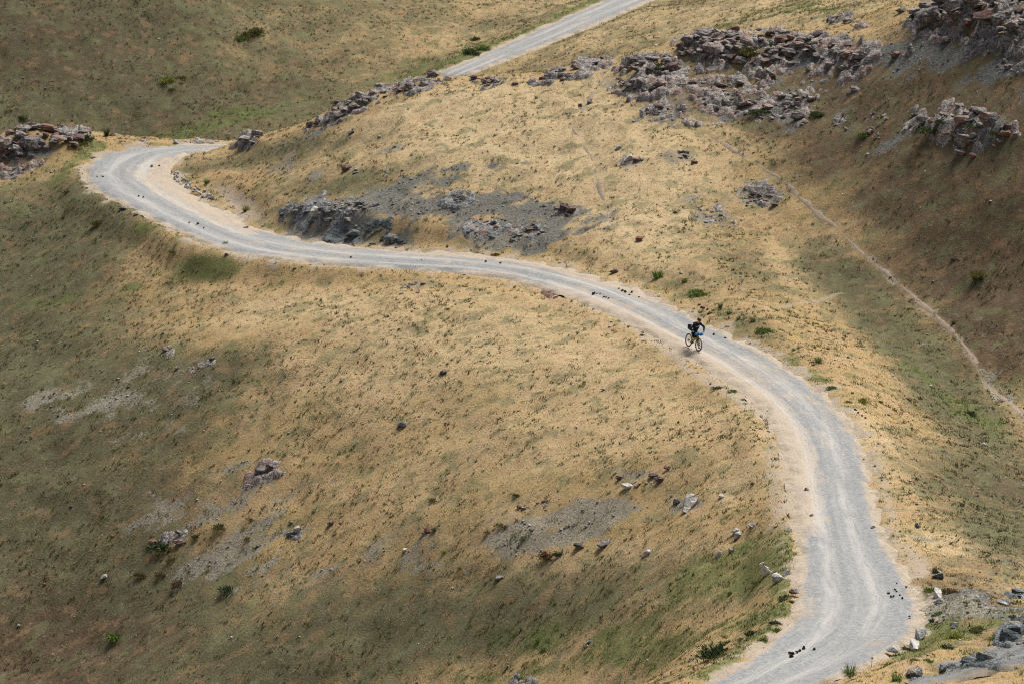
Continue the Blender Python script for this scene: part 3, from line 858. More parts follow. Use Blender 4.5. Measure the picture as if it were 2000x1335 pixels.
# tussocks: bigger darker or greener clumps
xt, yt = scatter(170000)
ct, bt, st = tints(xt, yt)
kt = (RNG.random(len(xt)) < (1 - bt * .75) * (.10 + .95 * sstep(.42, .64, .5 * fbm(xt / 6, yt / 5, 43, 3) + .5 * fbm(xt / 1.6, yt / 1.6, 53, 2)))) & off_road(xt, yt, .3)
xt, yt, ct, st = xt[kt], yt[kt], ct[kt], {q: v[kt] for q, v in st.items()}
kind = RNG.random(len(xt))
ct = np.where((kind < .45)[:, None], np.array([.085,.098,.038]) * RNG.uniform(.5, 1.4, (len(xt), 1)), ct * .9)
ct = np.where(((kind > .45) & (kind < .62))[:, None], np.array([.09,.07,.047]) * RNG.uniform(.5, 1.4, (len(xt), 1)), ct)
hs = (.05 + .16 * RNG.random(len(xt)) ** 2) * (1 - .3 * (kind < .3))
grass_object("grass_tussocks", [blades(xt, yt, 7, hs, None, .028, 1.0, ct, .055)],
             label="scattered darker tussocks of coarse grass dotted over the hillsides", category="grass")
grass_object("green_grass", [blades(x[k2], y[k2], 3, .06, .14, .015, .9, c[k2], .05)],
             label="fresh green grass in the damp hollows and along the road verges", category="grass")

# cushions: knee-high clumps of green, olive and withered herbs, too many to count
xc, yc = scatter(26000)
cc_, bc, sc_ = tints(xc, yc)
kc = (RNG.random(len(xc)) < (.12 + .5 * sstep(.5, .7, fbm(xc / 7, yc / 7, 47, 3)) + .4 * sc_['gravel'] + .3 * sc_['green'] + .35 * sc_['olive']) * (sc_['pale'] < .85)) & off_road(xc, yc, .35)
xc, yc = xc[kc], yc[kc]
kd = RNG.random((len(xc), 1))
cc_ = np.where(kd < .40, [.12,.15,.045], np.where(kd < .62, [.085,.13,.048], np.where(kd < .82, [.150,.110,.055], [.19,.18,.07]))) * RNG.uniform(.7, 1.25, (len(xc), 1))
rad = .05 + .13 * RNG.random(len(xc)) ** 2
xx = np.repeat(xc, 16) + RNG.normal(0, 1, len(xc) * 16) * np.repeat(rad, 16); yy = np.repeat(yc, 16) + RNG.normal(0, 1, len(xc) * 16) * np.repeat(rad, 16)
grass_object("herb_cushions_foliage", [blades(xx, yy, 1, np.repeat(rad, 16) * .9 + .05, None, .022, 1.0, np.repeat(cc_, 16, axis=0), .01)],
             label="low green, olive and withered herb cushions scattered through the dry grass", category="herbs")

# ------------------------------------------------------------------ loose small stones
def stone_mesh_arrays(n, x, y, size, tint, flat=.6):
    base = np.array([[1,0,0],[-1,0,0],[0,1,0],[0,-1,0],[0,0,1],[0,0,-.5]], float)
    fc = np.array([[0,2,4],[2,1,4],[1,3,4],[3,0,4],[2,0,5],[1,2,5],[3,1,5],[0,3,5]])
    z = sample(H, x, y)
    a = RNG.uniform(0, 6.28, n)
    V = base[None] * RNG.uniform(.55, 1.35, (n, 6, 1)) * size[:, None, None]
    V[:, :, 2] *= flat
    ca, sa = np.cos(a)[:, None], np.sin(a)[:, None]
    Xr = V[:, :, 0] * ca - V[:, :, 1] * sa; Yr = V[:, :, 0] * sa + V[:, :, 1] * ca
    co = np.stack([Xr + x[:, None], Yr + y[:, None], V[:, :, 2] + z[:, None] + size[:, None] * .15], -1)
    f = (fc[None] + (np.arange(n) * 6)[:, None, None]).reshape(-1, 3)
    return co.reshape(-1, 3), f, np.repeat(tint, 6, axis=0)

def pebble_material():
    m, nt = new_mat("loose_stone", 0.9, 0.15)
    at = nt.node('ShaderNodeAttribute', attribute_name='tint')
    co = nt.node('ShaderNodeNewGeometry').outputs['Position']
    n = nt.noise(co, 30, 3.0)
    sc = nt.node('ShaderNodeVectorMath', operation='SCALE'); nt.l.new(at.outputs['Color'], sc.inputs[0]); nt.put(sc.inputs['Scale'], nt.ramp(n, .3, .7, .75, 1.2))
    nt.l.new(sc.outputs[0], nt.bsdf.inputs['Base Color'])
    return m
MAT_PEBBLE = pebble_material()

def pebbles(name, x, y, size, tint, **props):
    co, f, cc = stone_mesh_arrays(len(x), x, y, size, tint)
    me = mesh_from_arrays(name, co, f, MAT_PEBBLE)
    set_color(me, 'tint', np.concatenate([cc, np.ones((len(cc), 1))], 1))
    return link(name, me, kind="stuff", **props)

xs, ys = scatter(240000)
_, bs, ss = tints(xs, ys)
rocky = np.maximum(ss['scree'], ss['gravel'])
pk = RNG.random(len(xs)) < (.045 + .75 * rocky ** 1.5) * (sample(DROAD, xs, ys) > 0)
xs, ys, rocky = xs[pk], ys[pk], rocky[pk]
sz = .02 + .05 * RNG.random(len(xs)) ** 3 + .10 * RNG.random(len(xs)) ** 9
r = RNG.random((len(xs), 1))
tn = np.where(r < .40, [.10,.105,.11], np.where(r < .68, [.28,.265,.255], np.where(r < .9, [.46,.445,.42], [.22,.13,.09]))) * RNG.uniform(.7, 1.2, (len(xs), 1))
pebbles("field_stones_gravel", xs, ys, sz, tn, label="loose grey and pale stones strewn over the stony patches of the hillside", category="gravel")
xs, ys = scatter(30000)
_, bs, ss = tints(xs, ys)
rk = np.maximum(ss['scree'], ss['gravel'] * .7)
pk = (RNG.random(len(xs)) < .28 * rk ** 1.2 + .004) & (sample(DROAD, xs, ys) > .3)
xs, ys = xs[pk], ys[pk]
sz = .06 + .16 * RNG.random(len(xs)) ** 3
r = RNG.random((len(xs), 1))
tn = np.where(r < .4, [.12,.12,.12], np.where(r < .8, [.27,.25,.24], np.where(r < .92, [.45,.43,.41], [.20,.10,.065]))) * RNG.uniform(.7, 1.2, (len(xs), 1))
pebbles("scree_rubble", xs, ys, sz, tn, label="fist to head sized broken rock scattered through the grey scree and ledges", category="rubble")
xs, ys = scatter(260000)
dr = sample(DROAD, xs, ys)
pk = (dr < .7) & (RNG.random(len(xs)) < np.where(dr > 0.05, .5, .33))
xs, ys = xs[pk], ys[pk]
sz = .018 + .03 * RNG.random(len(xs)) ** 3 + .05 * RNG.random(len(xs)) ** 14
r = RNG.random((len(xs), 1))
tn = np.where(r < .35, [.16,.16,.165], np.where(r < .75, [.34,.32,.30], [.50,.48,.45])) * RNG.uniform(.7, 1.2, (len(xs), 1))
pebbles("road_gravel", xs, ys, sz, tn, label="loose gravel and grit lying on the dirt road and its edges", category="gravel")
# ------------------------------------------------------------------ rocks
def rock_mesh(name, seed, sx, sy, sz, npts=18, cuts=2, rough=0.07, boxy=0.5):
    rg = random.Random(seed)
    bm = bmesh.new()
    for i in range(npts):
        v = Vector((rg.gauss(0, 1), rg.gauss(0, 1), rg.gauss(0, 1)))
        v.normalize()
        m = max(abs(v.x), abs(v.y), abs(v.z))
        v = v.lerp(v / m * 0.85, boxy) * rg.uniform(.82, 1.05)
        bm.verts.new((v.x * sx, v.y * sy, v.z * sz))
    r = bmesh.ops.convex_hull(bm, input=bm.verts)
    bmesh.ops.delete(bm, geom=[g for g in r['geom_interior'] if isinstance(g, bmesh.types.BMVert)], context='VERTS')
    bmesh.ops.triangulate(bm, faces=bm.faces)
    bmesh.ops.subdivide_edges(bm, edges=bm.edges, cuts=cuts, use_grid_fill=True)
    off = Vector((rg.uniform(-50, 50), rg.uniform(-50, 50), rg.uniform(-50, 50)))
    bm.normal_update()
    mv = []
    for v in bm.verts:
        p = v.co
        q = Vector((p.x * 1.6, p.y * 1.6, p.z * 4.0)) + off
        d = mnoise.noise(q * 1.3) * 1.0 + mnoise.noise(q * 3.1) * .5
        # ledges: layered stone steps in and out with height
        led = mnoise.noise(Vector((0.3 * p.x, 0.3 * p.y, p.z * 9.0)) + off) * 0.9
        mv.append((v, v.normal * (d * rough + led * rough * 0.9)))
    for v, d in mv:
        v.co += Vector((d.x, d.y, d.z * .6))
    me = bpy.data.meshes.new(name)
    bm.to_mesh(me); bm.free()
    return me

def rock_material(name, dark, mid, light, rust, lichen=0.25, pale=0.3):
    m, nt = new_mat(name, 0.9, 0.12)
    co = nt.node('ShaderNodeNewGeometry')
    P = co.outputs['Position']
    rnd = nt.node('ShaderNodeObjectInfo').outputs['Random']
    n1 = nt.noise(P, 1.3, 5.0, 0.65, 0.4); n2 = nt.noise(P, 5.5, 4.0, 0.7); n3 = nt.noise(P, 20.0, 3.0, 0.6)
    st = nt.node('ShaderNodeVectorMath', operation='MULTIPLY'); nt.l.new(P, st.inputs[0]); st.inputs[1].default_value = (0.5, 0.5, 5.0)
    n4 = nt.noise(st.outputs[0], 1.6, 4.0, 0.6, 0.5)
    c = nt.mix(nt.ramp(nt.math('MULTIPLY_ADD', n4, .5, nt.math('MULTIPLY', n2, .5)), .41, .59), dark, mid)  # dips of the bump noise go dark: crevice shade put into the colour
    c = nt.mix(nt.math('MULTIPLY', nt.ramp(nt.math('MULTIPLY_ADD', n1, .25, nt.math('MULTIPLY', n2, .75)), .50, .62), .8), c, light)
    sp = nt.node('ShaderNodeSeparateXYZ'); nt.l.new(co.outputs['Normal'], sp.inputs[0])
    up = nt.ramp(sp.outputs[2], -.2, .7)
    li = nt.math('MULTIPLY', nt.ramp(nt.math('ADD', n1, nt.math('MULTIPLY', rnd, .22)), .70 - lichen * .2, .80 - lichen * .2), .8)
    c = nt.mix(li, c, rust)
    c = nt.mix(nt.math('MULTIPLY', nt.math('MULTIPLY', nt.ramp(n3, .50, .62), up), pale), c, (.55,.53,.52))
    g = nt.math('MULTIPLY', nt.math('MULTIPLY_ADD', rnd, .45, .75), nt.math('MULTIPLY_ADD', n3, .5, .75))
    sc = nt.node('ShaderNodeVectorMath', operation='SCALE'); nt.l.new(c, sc.inputs[0]); nt.put(sc.inputs['Scale'], g)
    nt.l.new(sc.outputs[0], nt.bsdf.inputs['Base Color'])
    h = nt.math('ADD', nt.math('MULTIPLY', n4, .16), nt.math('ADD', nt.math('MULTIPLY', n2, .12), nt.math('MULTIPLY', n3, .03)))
    nt.l.new(nt.bump(h, 0.55, 1.0), nt.bsdf.inputs['Normal'])
    return m

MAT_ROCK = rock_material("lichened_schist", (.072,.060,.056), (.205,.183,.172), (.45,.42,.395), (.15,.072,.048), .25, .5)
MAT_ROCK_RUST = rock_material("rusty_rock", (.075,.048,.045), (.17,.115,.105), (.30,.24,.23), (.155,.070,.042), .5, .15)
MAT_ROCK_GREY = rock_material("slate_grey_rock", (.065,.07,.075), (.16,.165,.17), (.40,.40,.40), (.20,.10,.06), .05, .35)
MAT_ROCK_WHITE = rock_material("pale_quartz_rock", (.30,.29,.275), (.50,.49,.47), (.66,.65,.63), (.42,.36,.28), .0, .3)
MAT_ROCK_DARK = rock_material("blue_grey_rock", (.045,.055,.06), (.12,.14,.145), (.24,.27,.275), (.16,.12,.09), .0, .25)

def variants(tag, mat, shapes):
    out = []
    for i, (sx, sy, sz, npts, cuts, rough, boxy) in enumerate(shapes):
        me = rock_mesh("%s_%d" % (tag, i), hash_seed(tag) + i * 17, sx, sy, sz, npts, cuts, rough, boxy)
        me.materials.append(mat)
        out.append(me)
    return out
def hash_seed(t):
    return sum(ord(ch) * (k + 3) for k, ch in enumerate(t))
SLAB = [(1, .75, .38, 18, 2, .09, .6), (1, .6, .32, 16, 2, .10, .7), (1, .8, .45, 22, 2, .09, .5), (1, .55, .40, 18, 2, .11, .6), (1, .7, .28, 18, 2, .08, .7), (1, .85, .5, 24, 2, .10, .4), (1, .5, .3, 14, 2, .10, .7)]
BOUL = [(1, .8, .7, 20, 2, .08, .4), (1, .7, .6, 16, 2, .09, .5), (1, .85, .55, 24, 2, .08, .3), (1, .65, .75, 15, 2, .09, .6)]
V_ROCK = variants("schist", MAT_ROCK, SLAB); V_RUST = variants("rusty", MAT_ROCK_RUST, SLAB[:3] + BOUL[:2])
V_GREY = variants("slate", MAT_ROCK_GREY, SLAB); V_WHITE = variants("quartz", MAT_ROCK_WHITE, BOUL); V_DARK = variants("dark", MAT_ROCK_DARK, BOUL + SLAB[:2])
V_BOUL = variants("boulder", MAT_ROCK, BOUL)

def empty_at(name, loc, **props):
    o = bpy.data.objects.new(name, None); COL.objects.link(o)
    o.location = loc; o.empty_display_size = 0.3
    for k, v in props.items():
        if v is not None:
            o[k] = v
    return o

RR = random.Random(99)
def inside(poly, x, y):
    r = False; j = len(poly) - 1
    for i in range(len(poly)):
        xi, yi = poly[i]; xj, yj = poly[j]
        if (yi > y) != (yj > y) and x < (xj - xi) * (y - yi) / (yj - yi) + xi:
            r = not r
        j = i
    return r

def set_piece(parent, name, me, p, size, yaw, dip, roll, sink, squash=1.0, **props):
    o = bpy.data.objects.new(name, me); COL.objects.link(o)
    o.parent = parent
    base = parent.location if parent else Vector((0, 0, 0))
    o.location = Vector(p) - base + Vector((0, 0, size * sink))
    o.rotation_euler = (dip, roll, yaw)
    o.scale = (size, size * RR.uniform(.8, 1.15), size * squash)
    for k, v in props.items():
        o[k] = v
    return o

def bedrock_patch(root, pts, mat, radius, amp, seed, fill=0.0):
    """the continuous rock the slabs break from: low stepped ledges flush with the turf; one piece for every island of rock"""
    P = np.array(pts)
    lo = P[:, :2].min(0) - radius * 2; hi = P[:, :2].max(0) + radius * 2
    step = 0.12 if (hi - lo).prod() < 500 else 0.16
    bx = np.arange(lo[0], hi[0], step); by = np.arange(lo[1], hi[1], step * 1.4)
    X, Y = np.meshgrid(bx, by)
    m = np.zeros(X.shape)
    for q in P:
        jx = np.nonzero(np.abs(bx - q[0]) < 2.4 * radius)[0]; jy = np.nonzero(np.abs(by - q[1]) < 3.2 * radius)[0]
        if len(jx) == 0 or len(jy) == 0:
            continue
        d2 = ((X[np.ix_(jy, jx)] - q[0]) / radius) ** 2 + ((Y[np.ix_(jy, jx)] - q[1]) / (radius * 1.35)) ** 2
        m[np.ix_(jy, jx)] += np.exp(-d2 * 1.3) * 0.7
    nz = fbm(X / 1.9, Y / 2.3, seed, 4, .6); nf = fbm(X / .5, Y / .6, seed + 9, 3)
    m = sstep(.36, .70, np.minimum(m, .85) * .72 + fill + (nz - .5) * 1.5 + (nf - .5) * .9)
    w1 = Y + 0.28 * X + (fbm(X / 2.6, Y / 2.6, seed + 3, 3) - .5) * 4.0
    s1 = 1 - (w1 / 1.7 - np.floor(w1 / 1.7))
    crack = np.minimum(np.abs(fbm(X / .9, Y / 1.2, seed + 7, 3) - .5) * 12, 1)
    z = amp * (.12 + .42 * s1 * sstep(.40, .6, nz) + .75 * (nf - .45)) - .40 * amp * (1 - crack)
    Z = sample(H, X, Y) + m * z - (1 - m) * .12
    Z = np.where(sample(DROAD, X, Y) < .25, sample(H, X, Y) - .3, Z)
    keepc = (m[:-1, :-1] > .12) | (m[1:, :-1] > .12) | (m[:-1, 1:] > .12) | (m[1:, 1:] > .12)
    lab = np.zeros(keepc.shape, int); cur = 0
    cells = np.argwhere(keepc)
    ks = keepc.tolist(); lb = lab.tolist(); hh, ww = keepc.shape
    groups = []
    for (i0_, j0_) in cells.tolist():
        if lb[i0_][j0_]:
            continue
        cur += 1; stack = [(i0_, j0_)]; lb[i0_][j0_] = cur; g = []
        while stack:
            i, j = stack.pop(); g.append(i * X.shape[1] + j)
            for di, dj in ((1, 0), (-1, 0), (0, 1), (0, -1), (1, 1), (1, -1), (-1, 1), (-1, -1)):
                a, b = i + di, j + dj
                if 0 <= a < hh and 0 <= b < ww and ks[a][b] and not lb[a][b]:
                    lb[a][b] = cur; stack.append((a, b))
        groups.append(g)
    allco = np.stack([X, Y, Z], -1).reshape(-1, 3) - np.array(root.location)
    W = X.shape[1]
    for g in groups:
        if len(g) < 30:
            continue
        k = np.array(g)
        q4 = np.stack([k, k + 1, k + 1 + W, k + W], -1)
        used = np.unique(q4); re = np.full(X.size, -1); re[used] = np.arange(len(used))
        link("bedrock", mesh_from_arrays("bedrock", allco[used], re[q4], mat, False), root)

OUT_N = [0]
def outcrop(label, polys, n, smin, smax, kinds, category="rock outcrop", yaw0=0.0, dip0=0.15, roll0=0.12, lift=0.12, power=2.2, name="rock_outcrop", rim=None, bed=None, amp=None, nobed=False, fill=0.0):
    """bedrock that crops out: ledges with layered slabs and blocks, each slab a piece, over the patch the polygons cover"""
    xs = [q[0] for P in polys for q in P]; ys = [q[1] for P in polys for q in P]
    pts = []
    tries = 0
    while len(pts) < n and tries < n * 60:
        tries += 1
        px = RR.uniform(min(xs), max(xs)); py = RR.uniform(min(ys), max(ys))
        if any(inside(P, px, py) for P in polys):
            pts.append((px, py))
    w = [hit(H, *p) for p in pts]
    # drop those that slipped over the crest into the valley behind
    ymed = float(np.median([q[1] for q in w]))
    w = [q for q in w if abs(q[1] - ymed) < 16]
    c = np.mean(w, axis=0)
    root = empty_at(name, (c[0], c[1], float(sample(H, c[0], c[1]))), label=label, category=category)
    OUT_N[0] += 1
    small = smax < .75
    if not nobed:
        bedrock_patch(root, w, (bed or kinds[0][0].materials[0]), .32 if small else (.5 if smax < 1.25 else .75), amp or (.22 if small else min(.85, .28 * smax + .2)), 500 + 13 * OUT_N[0], fill)
    for i, q in enumerate(w):
        s = (smin + (smax - smin) * RR.random() ** power) * .8
        vs = kinds[min(len(kinds) - 1, int(RR.random() ** 4.5 * len(kinds)))]
        me = vs[RR.randrange(len(vs))]
        set_piece(root, "slab", me, q, s * .5, yaw0 + RR.gauss(0, .35) + (math.pi if RR.random() < .5 else 0), dip0 + RR.gauss(0, .16), roll0 + RR.gauss(0, .16),
                  lift + RR.uniform(-.15, .30), RR.uniform(.6, 1.15))
    if rim:      # bigger blocks that stand along an edge
        for (px, py, s, vs) in rim:
            q = hit(H, px, py)
            set_piece(root, "block", vs[RR.randrange(len(vs))], q, s * .40, RR.uniform(-.6, .6), RR.gauss(.1, .14), RR.gauss(.08, .14), .30, RR.uniform(.75, 1.1))
    return root

R2 = [V_ROCK, V_RUST]
outcrop("largest grey lichened outcrop on the knoll crest, layered slabs above the footpath end",
        [[(1320,75),(1365,58),(1450,58),(1560,68),(1620,85),(1690,95),(1702,135),(1640,135),(1600,115),(1540,130),(1440,128),(1330,112)],
         [(1205,150),(1225,115),(1310,112),(1330,150),(1290,185),(1215,182)]], 400, .3, 1.5, R2, roll0=.16, lift=.28, amp=.72, fill=.12,
        rim=[(1375,66,1.5,V_ROCK),(1405,75,1.1,V_RUST),(1345,85,1.6,V_BOUL),(1395,105,2.3,V_ROCK),(1450,100,1.4,V_ROCK),(1480,62,1.0,V_RUST),(1510,62,.9,V_RUST),(1530,68,1.1,V_BOUL),
             (1595,72,1.2,V_RUST),(1260,125,1.3,V_ROCK),(1240,165,1.2,V_BOUL),(1640,130,.8,V_WHITE),(1660,132,.8,V_BOUL),(1540,105,1.5,V_ROCK),(1680,115,1.6,V_ROCK),(1270,140,1.0,V_RUST)])
outcrop("low broken ledges and slabs half buried in grass below the largest crest outcrop",
        [[(1345,165),(1400,150),(1470,150),(1540,165),(1600,190),(1580,245),(1500,240),(1420,225),(1370,210)]], 150, .25, 1.1, R2, lift=.05, power=2.6, fill=.06,
        rim=[(1505,155,1.3,V_BOUL),(1390,185,1.6,V_ROCK),(1450,165,1.2,V_ROCK),(1560,232,1.5,V_ROCK),(1500,212,1.2,V_ROCK),(1530,190,1.0,V_ROCK),(1420,205,1.4,V_ROCK)])
outcrop("dark overhanging outcrop at the top corner above the brown slope",
        [[(1715,30),(1790,5),(1860,-8),(1930,-5),(2010,-20),(2050,70),(1990,92),(1930,60),(1850,45),(1780,45)]], 170, .4, 1.9, R2, roll0=.25, lift=.3, fill=.1,
        rim=[(1870,20,2.6,V_ROCK),(1930,40,2.8,V_RUST),(1980,60,3.0,V_ROCK),(1830,20,2.0,V_ROCK),(1900,10,2.2,V_BOUL),(1760,25,1.6,V_ROCK)])
outcrop("grey rubble ledges scattered under the dark corner outcrop",
        [[(1880,75),(1960,85),(2020,100),(2020,135),(1950,130),(1890,105)],[(1760,40),(1860,55),(1860,75),(1790,70)]], 46, .3, 1.1, R2, lift=-.05, power=2.5)
outcrop("jumbled outcrop with a purple boulder beside dark shrubs on the brown slope",
        [[(1800,245),(1850,205),(1900,205),(1960,240),(1990,270),(1960,290),(1900,300),(1850,265)]], 70, .3, 1.2, R2, lift=.12, amp=.38,
        rim=[(1885,285,2.0,V_BOUL),(1915,222,1.3,V_ROCK),(1930,240,1.8,V_BOUL),(1878,300,1.5,V_ROCK),(1900,308,.8,V_RUST),(1970,250,1.0,V_RUST),(1960,265,1.2,V_RUST),(1880,240,1.5,V_ROCK),(1805,240,1.3,V_ROCK)])
outcrop("thin line of pale ledges on the brown slope between two green shrubs",
        [[(1690,225),(1730,210),(1745,245),(1720,275),(1695,270)],[(1770,215),(1795,205),(1790,250),(1770,262)],[(1625,235),(1655,232),(1660,262),(1630,262)]], 40, .25, .8, [V_ROCK], lift=-.05, amp=.22)
outcrop("low rock ridge on the crest between the far road and the largest outcrop",
        [[(1000,168),(1060,152),(1120,112),(1190,100),(1225,102),(1190,122),(1130,150),(1060,168)]], 90, .25, 1.0, R2, lift=.12,
        rim=[(1140,122,1.5,V_ROCK),(1155,118,1.0,V_RUST),(1005,166,.7,V_RUST),(1125,135,1.2,V_ROCK),(1095,150,1.0,V_ROCK)])
outcrop("small rust and grey ledge in front of the far road's lower end",
        [[(912,152),(940,150),(968,156),(978,170),(930,172)]], 22, .3, 1.0, R2, lift=.15, rim=[(955,158,1.1,V_ROCK),(925,155,.8,V_RUST)])
outcrop("long rocky crest line below the far road, with a round brown boulder on top",
        [[(600,245),(640,232),(655,200),(700,188),(740,172),(800,158),(850,146),(868,152),(830,172),(780,180),(740,195),(700,210),(650,238),(610,252)]], 150, .25, 1.0, R2, lift=.12,
        rim=[(745,174,1.7,V_BOUL),(660,205,1.1,V_RUST),(845,150,1.3,V_RUST),(690,212,1.4,V_ROCK),(655,220,.9,V_RUST),(800,172,1.1,V_ROCK),(625,240,1.2,V_ROCK),(710,200,1.0,V_ROCK)])
outcrop("lone lichened rock at the knoll's end where the road disappears",
        [[(460,285),(470,270),(500,260),(520,266),(505,280),(480,290)]], 18, .4, 1.2, [V_ROCK], lift=.15, rim=[(485,277,2.0,V_ROCK),(503,266,1.2,V_ROCK)])
outcrop("tilted layered outcrop outside the upper road bend, partly cut by the picture edge",
        [[(-40,262),(20,250),(60,245),(95,240),(140,248),(180,262),(150,288),(100,292),(60,310),(0,318),(-40,320)]], 110, .4, 1.7, R2, roll0=-.22, dip0=.25, lift=.2,
        rim=[(40,262,2.2,V_ROCK),(90,255,1.8,V_RUST),(130,260,1.6,V_ROCK),(10,290,2.4,V_ROCK),(110,280,2.2,V_ROCK),(60,285,2.2,V_ROCK),(150,272,1.5,V_RUST)])
outcrop("scattered dark stones below the tilted outcrop beside the upper bend",
        [[(-20,330),(40,322),(75,328),(60,340),(0,348)]], 26, .15, .5, [V_ROCK], lift=.1)
outcrop("dark streaked slate ledges at the foot of the knoll, above the road",
        [[(535,415),(580,400),(640,392),(720,390),(735,405),(690,420),(640,440),(600,435),(560,425)]], 70, .25, 1.0, [V_GREY, V_ROCK], roll0=.1, dip0=.3, lift=-.05, amp=.3,
        rim=[(620,420,1.4,V_WHITE),(640,415,1.6,V_GREY),(700,398,1.2,V_GREY),(680,432,1.1,V_ROCK),(590,408,1.2,V_GREY)])
outcrop("grey slate bedrock breaking through at the road edge below the scree",
        [[(625,470),(680,450),(740,448),(800,455),(790,478),(740,478),(690,478)]], 40, .25, .8, [V_DARK, V_GREY], dip0=.3, lift=-.1, amp=.22, rim=[(765,472,1.4,V_DARK),(690,462,1.3,V_DARK)])
outcrop("broken whitish grey rock patch low on the scree with an orange stone",
        [[(895,450),(930,432),(990,428),(1050,440),(1070,455),(1010,470),(950,468),(910,462)]], 95, .2, .7, [V_GREY, V_GREY, V_ROCK], lift=.0, rim=[(1033,449,.8,V_RUST),(970,447,.7,V_RUST)])
outcrop("small pale ledge in the middle of the dark scree", [[(865,392),(890,382),(915,384),(918,396),(880,398)]], 22, .2, .8, [V_GREY], lift=.05)
outcrop("orange lichened rock with a dark base on the scree's upper side", [[(1090,408),(1125,406),(1135,420),(1105,422)]], 12, .25, .7, [V_ROCK], lift=.05,
        rim=[(1103,408,1.2,V_RUST),(1115,414,1.0,V_RUST)])
outcrop("white and brown rock pair in golden grass beside the footpath on the knoll", [[(1200,290),(1230,292),(1255,312),(1250,324),(1220,318)]], 12, .2, .6, [V_ROCK], lift=.05,
        rim=[(1226,314,1.1,V_WHITE),(1246,314,.9,V_ROCK),(1207,291,.7,V_WHITE)])
outcrop("flat stony ledge with rusty stones beside the gully head", [[(1440,370),(1475,352),(1510,368),(1530,400),(1500,410),(1460,392)]], 40, .15, .7, R2, lift=-.02,
        rim=[(1512,402,.8,V_RUST),(1484,398,.6,V_WHITE)])
outcrop("small brown ledge in the grass left of the gully head", [[(1320,298),(1350,292),(1365,330),(1340,330)]], 16, .2, .7, R2, lift=.02)
outcrop("low stony ledge downhill of the gully head ledge", [[(1355,405),(1400,395),(1440,430),(1420,455),(1385,430)]], 30, .15, .55, R2, lift=-.02)
outcrop("rust and grey rocks above the scree near the upper bend", [[(665,325),(690,318),(705,338),(680,345)]], 14, .25, .7, R2, lift=.1, rim=[(676,332,.9,V_RUST)])
outcrop("cluster of small dark red rocks below the largest outcrop's near end", [[(1255,215),(1285,203),(1310,212),(1300,225),(1270,228)]], 18, .25, .8, R2, lift=.1, rim=[(1285,212,1.1,V_RUST)])
outcrop("small rocky ledge on the crest behind the largest outcrop", [[(1600,45),(1640,28),(1680,36),(1672,46),(1625,52)]], 20, .4, 1.2, R2, lift=.15, rim=[(1645,38,1.6,V_ROCK)])
outcrop("rusty grey ledge high on the left of the near dome", [[(480,945),(505,915),(530,905),(540,918),(515,935)]], 16, .2, .8, R2, lift=.05, rim=[(505,925,1.2,V_ROCK),(528,915,.8,V_RUST)])
outcrop("dark red rocks wrapped around a low green juniper on the near slope", [[(290,1070),(300,1050),(345,1035),(362,1045),(340,1062)]], 10, .25, .7, R2, lift=.12,
        rim=[(298,1060,1.0,V_RUST),(352,1044,.9,V_ROCK),(350,1062,1.0,V_RUST)])
outcrop("whitish knobbly rock on the near slope right of the juniper", [[(553,1045),(575,1035),(590,1040),(580,1052)]], 10, .2, .6, [V_GREY, V_WHITE], lift=.1, rim=[(570,1044,.9,V_GREY),(583,1038,.8,V_WHITE)])
outcrop("short orange and grey ledge at the road's edge on the dome lip", [[(1055,567),(1075,566),(1095,580),(1085,584),(1065,576)]], 14, .2, .6, [V_RUST], lift=.05)
outcrop("line of rusty stones above the grey gravel patch on the dome", [[(1210,955),(1240,940),(1260,945),(1240,958)],[(1255,940),(1290,925),(1300,938),(1270,948)]], 22, .2, .6, [V_GREY, V_RUST], lift=.02,
        rim=[(1225,952,.9,V_WHITE),(1275,930,.8,V_RUST),(1288,940,.7,V_RUST),(1210,935,.6,V_RUST)])
outcrop("brown rock with a grass tuft left of the grey gravel patch", [[(820,1042),(835,1028),(850,1030),(840,1046)]], 6, .2, .5, [V_RUST], lift=.1, rim=[(834,1036,.9,V_RUST)])
outcrop("reddish stones strewn along the upper edge of the gravel patch", [[(1000,1000),(1040,985),(1075,970),(1068,985),(1020,1000)]], 18, .15, .5, R2, lift=.02, rim=[(1016,990,.6,V_RUST)])
outcrop("row of small rusty stones on the upper left flank of the dome", [[(365,720),(400,705),(425,700),(415,712),(375,722)]], 12, .15, .5, R2, lift=.02, rim=[(415,704,.6,V_RUST)])
outcrop("reddish rock stub on the upper left flank of the dome", [[(312,690),(330,678),(332,695),(318,700)]], 8, .15, .4, R2, lift=.02, rim=[(322,684,.7,V_RUST)])
outcrop("brown stony lip near the top of the dome beside the road", [[(780,575),(800,556),(850,552),(840,568),(810,576)]], 16, .15, .55, R2, lift=-.05)
outcrop("large blue-grey bedrock hump at the edge of the near track", [[(1885,1300),(1900,1285),(1935,1285),(1950,1298),(1915,1305)]], 8, .3, .8, [V_DARK], lift=.0, rim=[(1896,1296,1.1,V_DARK),(1925,1294,1.3,V_DARK)])
outcrop("dark blue-grey rock mass at the lower picture corner above the near track", [[(1960,1240),(1990,1215),(2030,1210),(2030,1255),(1975,1262)]], 16, .4, 1.3, [V_DARK], lift=.15, rim=[(1985,1238,1.8,V_DARK),(2010,1225,1.6,V_DARK)])
outcrop("dark jagged rock at the left end of the near track", [[(1765,1330),(1780,1310),(1800,1308),(1790,1335)]], 8, .3, .7, [V_DARK], lift=.1, rim=[(1784,1318,1.0,V_DARK)])
outcrop("dark rock at the picture edge above the stony corner", [[(1975,1165),(1995,1150),(2020,1150),(2010,1175)]], 8, .3, .8, [V_DARK], lift=.15, rim=[(1990,1160,1.1,V_DARK)])
